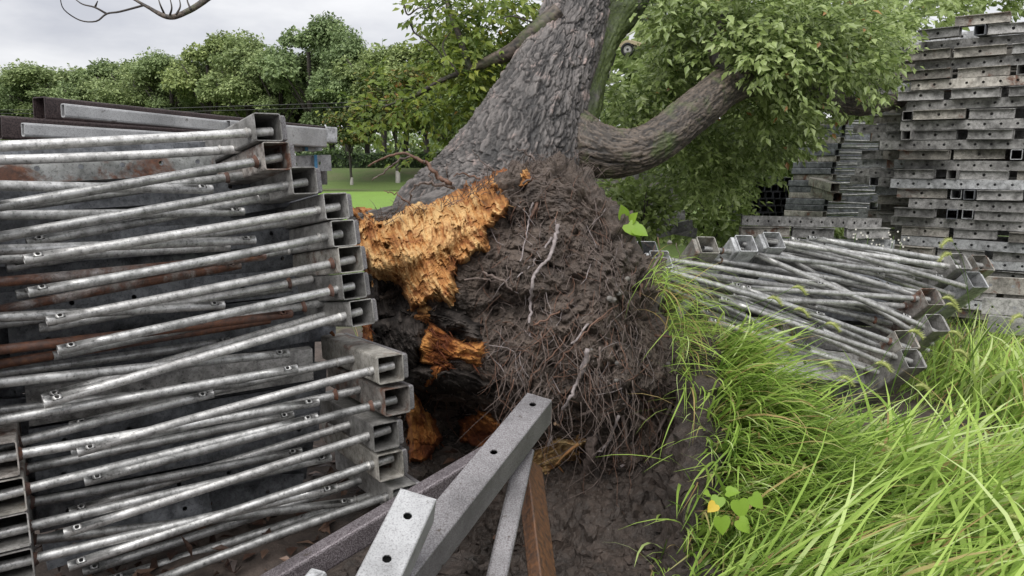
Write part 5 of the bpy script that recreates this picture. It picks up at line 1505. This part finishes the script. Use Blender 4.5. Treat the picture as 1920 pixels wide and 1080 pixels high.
# ================================================================== soil clods, litter, grass, small plants
def clods(name, n, xr, yr, sr, seed, mat, label, cond=None):
    g = np.random.default_rng(seed)
    ico = []
    t = (1 + 5 ** .5) / 2
    base = np.array([(-1, t, 0), (1, t, 0), (-1, -t, 0), (1, -t, 0), (0, -1, t), (0, 1, t), (0, -1, -t), (0, 1, -t), (t, 0, -1), (t, 0, 1), (-t, 0, -1), (-t, 0, 1)]) / 1.9
    fc = np.array([(0, 11, 5), (0, 5, 1), (0, 1, 7), (0, 7, 10), (0, 10, 11), (1, 5, 9), (5, 11, 4), (11, 10, 2), (10, 7, 6), (7, 1, 8), (3, 9, 4), (3, 4, 2), (3, 2, 6), (3, 6, 8), (3, 8, 9), (4, 9, 5), (2, 4, 11), (6, 2, 10), (8, 6, 7), (9, 8, 1)])
    x, y = g.uniform(*xr, n), g.uniform(*yr, n)
    if cond is not None:
        k = cond(x, y); x, y = x[k], y[k]
    n = len(x)
    s = sr[0] + (sr[1] - sr[0]) * g.random(n) ** 3
    z = height(x, y) + s * .25 + .02
    V = base[None] * s[:, None, None] * g.uniform(.65, 1.3, (n, 12, 1)) * np.array([1.1, 1.1, .8]) + np.stack([x, y, z], -1)[:, None]
    F = (np.arange(n) * 12)[:, None, None] + fc[None]
    return tag(link(name, fast_mesh(name, V.reshape(-1, 3), F.reshape(-1, 3), None, False), mat), label, 'soil', kind='stuff')
clods('soil_clods', 2600, (-.5, 1.1), (1.6, 3.5), (.004, .034), 1, 'mud_dark', 'loose dark clods of soil under the root plate', lambda x, y: (x < .95 - .12 * (y - 2.2)) & ((x > -.25) | (y > 2.6)))
clods('gravel', 500, (.3, 1.1), (1.7, 3.0), (.003, .011), 2, 'stone', 'small stones in the soil at the grass edge', lambda x, y: x > .45 + .1 * np.sin(9 * y))

g = np.random.default_rng(12)
n = 900
x = g.uniform(-1.9, .25, n); y = g.uniform(1.7, 3.9, n); k = (y > 1.9 + .1 * x); x, y = x[k], y[k]; n = len(x)
P = np.stack([x, y, height(x, y) + g.uniform(.008, .035, n)], -1)
D = g.normal(size=(n, 3)) * np.array([1, 1, .3]); N = g.normal(size=(n, 3)) * .45 + np.array([0, 0, 1.0])
V, F = leaves(P, D, N, g.uniform(.05, .10, n), g.uniform(.025, .05, n))
tag(link('leaf_litter', fast_mesh('leaf_litter', V, F, np.repeat(g.random(n), 5), False), 'litter_leaf'), 'wet brown fallen leaves under the big pipe pile', 'leaf litter', kind='stuff')
x = g.uniform(.55, 1.6, 240); y = g.uniform(1.9, 3.0, 240)
P = np.stack([x, y, height(x, y) + .02], -1); D = g.normal(size=(240, 3)) * np.array([1, 1, .3]); N = g.normal(size=(240, 3)) * .4 + np.array([0, 0, 1.0])
V, F = leaves(P, D, N, g.uniform(.03, .08, 240), g.uniform(.02, .045, 240))
tag(link('leaf_litter', fast_mesh('leaf_litter', V, F, np.repeat(g.random(240), 5), False), 'litter_leaf'), 'few pinkish fallen leaves among the grass roots', 'leaf litter', kind='stuff')

def blades(name, base, yaw, el0, L, W, curve, tint, mat='grass_blade', seg=6, clear=.012, label=None, seed=0):
    n = len(base); g = np.random.default_rng(seed)
    P = np.zeros((n, seg + 1, 3)); P[:, 0] = base
    el = el0.copy(); yw = yaw.copy(); tw = g.normal(0, .12, n)
    for s in range(seg):
        st = L / seg
        P[:, s + 1] = P[:, s] + np.stack([np.cos(el) * np.cos(yw), np.cos(el) * np.sin(yw), np.sin(el)], -1) * st[:, None]
        hh = height(P[:, s + 1, 0], P[:, s + 1, 1]) + clear
        P[:, s + 1, 2] = np.maximum(P[:, s + 1, 2], hh)
        el = np.maximum(el - curve / seg * (.5 + 1.0 * s / seg), -1.35); yw = yw + tw
    T = np.gradient(P, axis=1)
    S = np.cross(T, np.array([0, 0, 1.0])) + g.normal(size=(n, 1, 3)) * .25 * np.linalg.norm(T, axis=2, keepdims=True)
    S /= np.linalg.norm(S, axis=2, keepdims=True) + 1e-9
    prof = np.array([.55, .9, 1.0, .92, .72, .42, .03]) if seg == 6 else np.interp(np.linspace(0, 1, seg + 1), [0, .3, .7, 1], [.6, 1, .7, .03])
    off = S * (W[:, None] * prof[None])[..., None] / 2
    V = np.stack([P - off, P + off], 2).reshape(-1, 3)
    b = (np.arange(n) * (seg + 1) * 2)[:, None, None] + (np.arange(seg) * 2)[None, :, None] + np.array([0, 1, 3, 2])[None, None]
    me = fast_mesh(name, V, b.reshape(-1, 4), np.repeat(tint, (seg + 1) * 2), True)
    return tag(link(name, me, mat), label, 'grass', kind='stuff')

def grass_zone(n, seed, xr, yr, cond, Lr, Wr, yawm, yaws, elr, cur, label, tmean=.55, dry=.03):
    g = np.random.default_rng(seed)
    x = g.uniform(*xr, n); y = g.uniform(*yr, n)
    k = cond(x, y); x, y = x[k], y[k]
    # clumping
    c = fbm(np.stack([x * 2.3, y * 2.3, 0 * x], -1), 3, seed)
    k = g.random(len(x)) < np.clip(.62 + .7 * c, .12, 1); x, y, c = x[k], y[k], c[k]
    n = len(x)
    base = np.stack([x, y, height(x, y) - .005], -1)
    yaw = (yawm(x, y) if callable(yawm) else yawm) + g.normal(0, yaws, n)
    t = np.clip(tmean - .05 + .28 * g.normal(size=n) + .22 * c, 0, .93)
    t = np.where(g.random(n) < dry + .04, g.uniform(.95, 1, n), t)
    Ls = g.uniform(*Lr, n); Ls = np.where((y > 3.0) & (y < 4.6) & (x < 2.3), Ls * .6, Ls)
    return blades('grass', base, yaw, g.uniform(*elr, n), Ls, g.uniform(*Wr, n), g.uniform(*cur, n), t, label=label, seed=seed + 1)
edge_x = lambda y: .237 * y + 0 * .05 * np.sin(9 * y) + .04 * np.sin(23 * y) + .03 * np.sin(17 * y)
# long grass on the heaved turf, combed down and away from the plate
grass_zone(6400, 21, (.6, 2.0), (1.6, 3.7), lambda x, y: x > edge_x(y), (.38, .85), (.009, .018), lambda x, y: -.55 - .25 * (y - 3.0), .38, (.35, 1.1), (.4, 1.2), 'long bright grass combed over the heaved turf beside the roots', .62, .06)
grass_zone(8000, 22, (1.2, 4.2), (1.6, 5.2), lambda x, y: (x > 1.2) & ((y < 3.3) | (x > 2.35)), (.28, .60), (.007, .016), -.3, .9, (.6, 1.4), (.4, 1.5), 'tangled green grass in the near corner of the yard', .52, .08)
grass_zone(3000, 27, (1.3, 3.6), (1.6, 4.2), lambda x, y: (y < 3.2) | (x > 2.5), (.45, .85), (.013, .023), -.15, .9, (.7, 1.35), (.6, 1.6), 'broad arching grass blades in the near corner', .58, .02)
grass_zone(5000, 23, (.9, 5.6), (4.9, 8.6), lambda x, y: (x > .8 + 0 * y), (.2, .5), (.005, .010), 0.0, 3.0, (.8, 1.5), (.4, 1.4), 'weedy grass between the steel stacks', .42, .05)
grass_zone(900, 24, (.55, 1.0), (1.6, 3.0), lambda x, y: x < edge_x(y) + .05, (.12, .5), (.003, .007), -.6, 1.0, (.4, 1.3), (.8, 2.2), 'thin scattered grass at the bare soil edge', .55, .2)
grass_zone(2600, 25, (-1.2, .6), (5.0, 9.0), lambda x, y: x > -2, (.1, .3), (.005, .009), 0.0, 3.0, (.8, 1.5), (.4, 1.2), 'short weeds behind the root plate', .4, .05)

grass_zone(6500, 28, (.5, 1.6), (1.6, 3.2), lambda x, y: x > edge_x(y) - .03, (.22, .60), (.009, .018), -.6, .7, (.3, 1.2), (.5, 1.6), 'thick grass leaning away from the bare soil', .58, .04)
# blades rooted on the steep face of the heaved turf
g = np.random.default_rng(44); n = 3600
gpx = 1268 + 200 * g.random(n) ** 1.1; gpy = g.uniform(630, 1075, n)
u_ = (gpx - 960) / FPX; v_ = (540 - gpy) / FPX; ry_ = CP + SP * v_; rz_ = -SP + CP * v_
Yh = np.full(n, 4.5)
for yy in np.arange(4.5, 1.4, -.02):
    Yh = np.where(CAM_H + rz_ / ry_ * yy < height(u_ / ry_ * yy, np.full(n, yy)), yy, Yh)
kx = u_ / ry_ * Yh; ok = (kx > .216 * Yh + .03 * g.random(n)) & (Yh < 3.7); kx, ky = kx[ok], Yh[ok]; n = len(kx)
cl = fbm(np.stack([kx * 5, ky * 5, 0 * kx], -1), 2, 4)
t_ = np.clip(.5 + .28 * g.normal(size=n) + .2 * cl, 0, .93); t_ = np.where(g.random(n) < .12, g.uniform(.95, 1, n), t_)
blades('grass', np.stack([kx, ky, height(kx, ky) - .005], -1), -.75 + g.normal(0, .5, n), g.uniform(.2, 1.1, n), g.uniform(.18, .52, n), g.uniform(.006, .0145, n), g.uniform(.5, 1.9, n), t_, label='grass rooted on the steep soil face beside the roots', seed=45)
# turf fringe hanging down over the plate edge
g = np.random.default_rng(31); n = 500
tt = g.random(n)
ex = np.interp(tt, [0, .2, .45, .7, 1], [1215, 1238, 1262, 1284, 1290]); ey = np.interp(tt, [0, .2, .45, .7, 1], [505, 560, 640, 730, 850])
base = at_np(ex + g.uniform(-4, 14, n), ey, 3.40 - .3 * tt + g.uniform(-.1, .25, n))
blades('grass', base, -.75 + g.normal(0, .6, n), g.uniform(-.1, .8, n), g.uniform(.15, .5, n), g.uniform(.003, .007, n), g.uniform(.9, 2.4, n), np.where(g.random(n) < .2, .98, np.clip(g.normal(.55, .2, n), 0, .93)), label='grass fringe hanging over the edge of the root plate', seed=3)

# foxtail seed heads
def foxtail(px, py, Y, lean, k, label, size=1.0):
    tip = at(px, py, Y)
    bx, by = tip[0] - lean * .28, tip[1] + random.uniform(-.05, .1)
    b = np.array([bx, by, hz(bx, by)])
    root = empty('foxtail_grass', b, label, 'foxtail', 'foxtail grasses')
    h0 = tip + np.array([-lean * .03, 0, -.01])
    P = catmull([b, b + (h0 - b) * np.array([.25, .3, .5]), b + (h0 - b) * np.array([.6, .7, .85]), h0], 5)
    m = MB(); m.strand(P, np.linspace(.0022, .0012, len(P)), 5); part('stem', m, 'grass_blade', root)
    L = .085 * size; g = np.random.default_rng(100 + k)
    ts = np.linspace(0, 1, 9)
    axis = np.array([h0 + np.array([lean * (L * .75) * t, -.15 * L * t, L * (.55 * t - .95 * t * t)]) for t in ts])
    m = MB(); rad = .0058 * size * np.sin(np.pi * np.clip(ts * .86 + .08, 0, 1)) ** .6
    m.strand(axis, rad * 1.25, 7); hd = part('seed_head', m, 'foxtail_head', root)
    ta = hd.data.attributes.new('tint', 'FLOAT', 'POINT'); ta.data.foreach_set('value', [.5] * len(hd.data.vertices))
    n = 260; ti = g.random(n); c = np.stack([np.interp(ti, ts, axis[:, q]) for q in range(3)], -1)
    d = g.normal(size=(n, 3)); d /= np.linalg.norm(d, axis=1, keepdims=True)
    r = np.interp(ti, ts, rad)[:, None]; ln = .014 * size * g.uniform(.6, 1.3, (n, 1))
    fw = np.array([lean * .4, -.1, .1])
    a = c + d * r * .8; e = c + d * (r + ln) + fw * ln * .7; s = np.cross(d, fw); s /= np.linalg.norm(s, axis=1, keepdims=True) + 1e-9
    V = np.stack([a - s * .0012, a + s * .0012, e], 1).reshape(-1, 3)
    o = part_np('bristles', V, np.arange(n * 3).reshape(-1, 3), 'foxtail_head', root, np.repeat(g.random(n), 3), False, hd); o['kind'] = 'stuff'
FX = [(1778, 556, 3.55, 1, 'arching foxtail head in front of the clean corner tube'), (1785, 568, 3.7, 1, 'small drooping foxtail just under the corner tube'), (1716, 618, 3.3, 1, 'foxtail head drooping before the middle tube mouths'), (1655, 678, 3.1, 1, 'big curled foxtail before the lowest tube mouth'),
      (1498, 536, 3.5, 1, 'small foxtail over the pipes near the pile centre'), (1452, 556, 3.5, 1, 'tiny foxtail among the pipes beside the combed grass'), (1775, 448, 4.0, -1, 'foxtail head before the tall stack, higher of two'), (1772, 474, 4.0, -1, 'foxtail head before the tall stack, lower of two'),
      (1502, 577, 3.4, 1, 'little foxtail above the middle pipes'), (1560, 604, 3.4, 1, 'foxtail lying along the middle pipes'), (1550, 678, 3.2, 1, 'foxtail at the foot of the sloping pile'), (1470, 645, 3.3, 1, 'foxtail just above the combed grass'), (1790, 620, 3.6, 1, 'foxtail below the clean corner tube'), (1800, 655, 3.5, 1, 'foxtail right of the lowest tubes'),
      (1585, 705, 3.1, 1, 'foxtail under the perforated sheet'), (1690, 965, 2.2, 1, 'fat foxtail low in the grass'), (1520, 955, 2.3, 1, 'foxtail lying in the grass above the vine'), (1630, 1040, 2.1, 1, 'foxtail in the grass at the bottom edge'), (1655, 830, 2.6, 1, 'foxtail in the middle of the tall grass'), (1760, 945, 2.3, 1, 'foxtail near the right side of the tall grass'), (1905, 965, 2.2, 1, 'dry foxtail at the right edge'), (1850, 1060, 2.1, 1, 'foxtail in the bottom right corner'), (1905, 590, 3.8, -1, 'foxtail at the right edge beside the loose beams'), (1730, 720, 3.1, 1, 'foxtail below the lowest tube mouths')]
for k, (px, py, Y, ln, lab) in enumerate(FX): foxtail(px, py, Y, ln, k, lab, 1.0 if py < 800 else .9)

# heart-leaved vine and other broad-leaved plants
def heart(m_list, P, d, nrm, s):
    d = unit(d); sd = unit(np.cross(nrm, d)); u = np.cross(d, sd)
    o = [(0, 0), (-.10, .26), (.02, .46), (.28, .50), (.58, .36), (.82, .16), (1, 0), (.82, -.16), (.58, -.36), (.28, -.50), (.02, -.46), (-.10, -.26)]
    V = [P + d * s * .35 + u * (-.06 * s)] + [P + d * s * a + sd * s * b + u * s * (.10 * abs(b) - .18 * a * a) for a, b in o]
    m_list.add(V, [(0, 1 + k, 1 + (k + 1) % 12) for k in range(12)], True)
def plant(label, base, items, stem_mat='grass_blade', mat='vine_leaf', cat='plant'):
    root = empty('leafy_plant', base, label, cat)
    base = np.asarray(base)
    for (px, py, Y, dx, dz, s, t) in items:
        P = at(px, py, Y)
        m = MB(); m.strand([base, (base + P) / 2 + np.array([0, 0, .02]), P], [.002, .0016, .0012], 5); part('stem', m, stem_mat, root)
        m = MB(); heart(m, P, np.array([dx, -.35, dz]), np.array([random.uniform(-.3, .3), -.6, .8]), s)
        o = part('leaf', m, mat, root)
        a = o.data.attributes.new('tint', 'FLOAT', 'POINT'); a.data.foreach_set('value', [t] * len(o.data.vertices))
b = at(1362, 965, 2.45)
plant('small heart-leaved vine with one yellow leaf at the soil edge', (b[0], b[1], hz(b[0], b[1])), [(1362, 922, 2.4, .6, .2, .045, .5), (1348, 932, 2.38, -.2, -.3, .05, .3), (1385, 938, 2.36, .2, -.9, .065, .6), (1410, 930, 2.37, .6, -.6, .055, .4), (1352, 970, 2.33, .1, -.9, .06, .5), (1385, 975, 2.34, .5, -.5, .055, .7), (1342, 945, 2.36, -.6, -.4, .04, 1.0), (1330, 925, 2.4, -.5, .2, .03, .8)])
b = at(1205, 470, 3.75)
plant('broad bright leaves sprouting behind the shoulder of the root plate', b, [(1170, 408, 3.7, -.2, .9, .07, .5), (1178, 420, 3.68, .4, -.4, .09, .6), (1190, 428, 3.66, .7, -.3, .075, .4), (1182, 415, 3.7, .3, .6, .06, .7)])
# grass sprouts on bare soil at the bottom
def sprout(label, px, py, Y, n, seed, L=.10):
    g = np.random.default_rng(seed); b = at(px, py, Y); b[2] = hz(b[0], b[1])
    o = blades('grass_sprout', np.repeat(b[None], n, 0), g.uniform(-3.1, 0.4, n), g.uniform(.5, 1.3, n), L * g.uniform(.7, 1.3, n), g.uniform(.006, .009, n), g.uniform(1.0, 2.0, n), g.uniform(.4, .8, n), label=label, seed=seed)
    o['kind'] = 'thing'; o['category'] = 'sprout'
sprout('young grass sprout on bare soil at the bottom edge', 1160, 1085, 2.0, 6, 5)
sprout('young grass sprout on bare soil near the grass edge', 1250, 1068, 2.1, 5, 6)
sprout('tiny grass sprout between the plank and the grass', 1200, 1040, 2.2, 3, 7, .06)
sprout('tall single grass tuft at the corner of the root plate', 1290, 880, 2.75, 7, 8, .38)
# white flowers near the low stack
for k, (px, py) in enumerate([(1605, 438), (1628, 446), (1676, 442), (1690, 455), (1650, 458)]):
    P = at(px, py, 5.4); rt = empty('flowering_weed', (P[0], P[1], hz(P[0], P[1])), 'tiny white flowered weed before the low stack, %s from its left' % nth(k + 1), 'weed', 'white flowered weeds')
    m = MB(); m.strand([(P[0], P[1], hz(P[0], P[1])), P - np.array([0.01, 0, .1]), P], [.003, .0025, .002], 5); part('stem', m, 'grass_blade', rt)
    for q in range(6):
        c = P + np.array([random.gauss(0, .03), random.gauss(0, .03), random.gauss(0, .025)]); m = MB()
        for a in range(6):
            t = a * math.pi / 3; V = [c, c + .006 * np.array([math.cos(t - .4), -.2, math.sin(t - .4)]), c + .0075 * np.array([math.cos(t), -.3, math.sin(t)]), c + .006 * np.array([math.cos(t + .4), -.2, math.sin(t + .4)])]
            m.add(V, [(0, 1, 2, 3)])
        part('flower', m, 'petal', rt)
# low bushes behind
def bush(label, px, py, Y, rx, rz, n, seed, leaf, mat='leaf_near'):
    g = np.random.default_rng(seed); c = at(px, py, Y); rt = empty('bush', (c[0], c[1], hz(c[0], c[1])), label, 'bush')
    d = g.normal(size=(n, 3)); d /= np.linalg.norm(d, axis=1, keepdims=True); d *= g.random((n, 1)) ** .4
    P = c + d * np.array([rx, rx * .7, rz]) * (1 + .25 * fbm(d * 2.5, 2, seed))[:, None]
    P[:, 2] = np.maximum(P[:, 2], .02)
    V, F = leaves(P, d + g.normal(size=(n, 3)) * .6, g.normal(size=(n, 3)) * .5 + np.array([0, -.3, .9]), leaf * g.uniform(.7, 1.3, n), leaf * .5 * g.uniform(.8, 1.2, n))
    part_np('foliage', V, F, mat, rt, np.repeat(np.clip(g.normal(.4, .2, n), 0, .93), 5), False)
    m = MB()
    for q in range(6):
        e = c + np.array([g.normal() * rx * .5, g.normal() * rx * .3, rz * g.uniform(.1, .7)]); m.strand([(c[0], c[1], hz(c[0], c[1])), (c + e) / 2, e], [.01, .007, .003], 5)
    part('stem', m, 'bark_far', rt)
bush('low leafy bush between the weathered beams and the roots', 1205, 395, 6.2, .28, .24, 700, 3, .08)
bush('small bush at the end of the weathered beams', 1160, 370, 6.9, .22, .2, 420, 4, .08)
bush('leafy bush under the fallen crown by the dark tubes', 1330, 405, 7.6, .5, .3, 900, 6, .09)
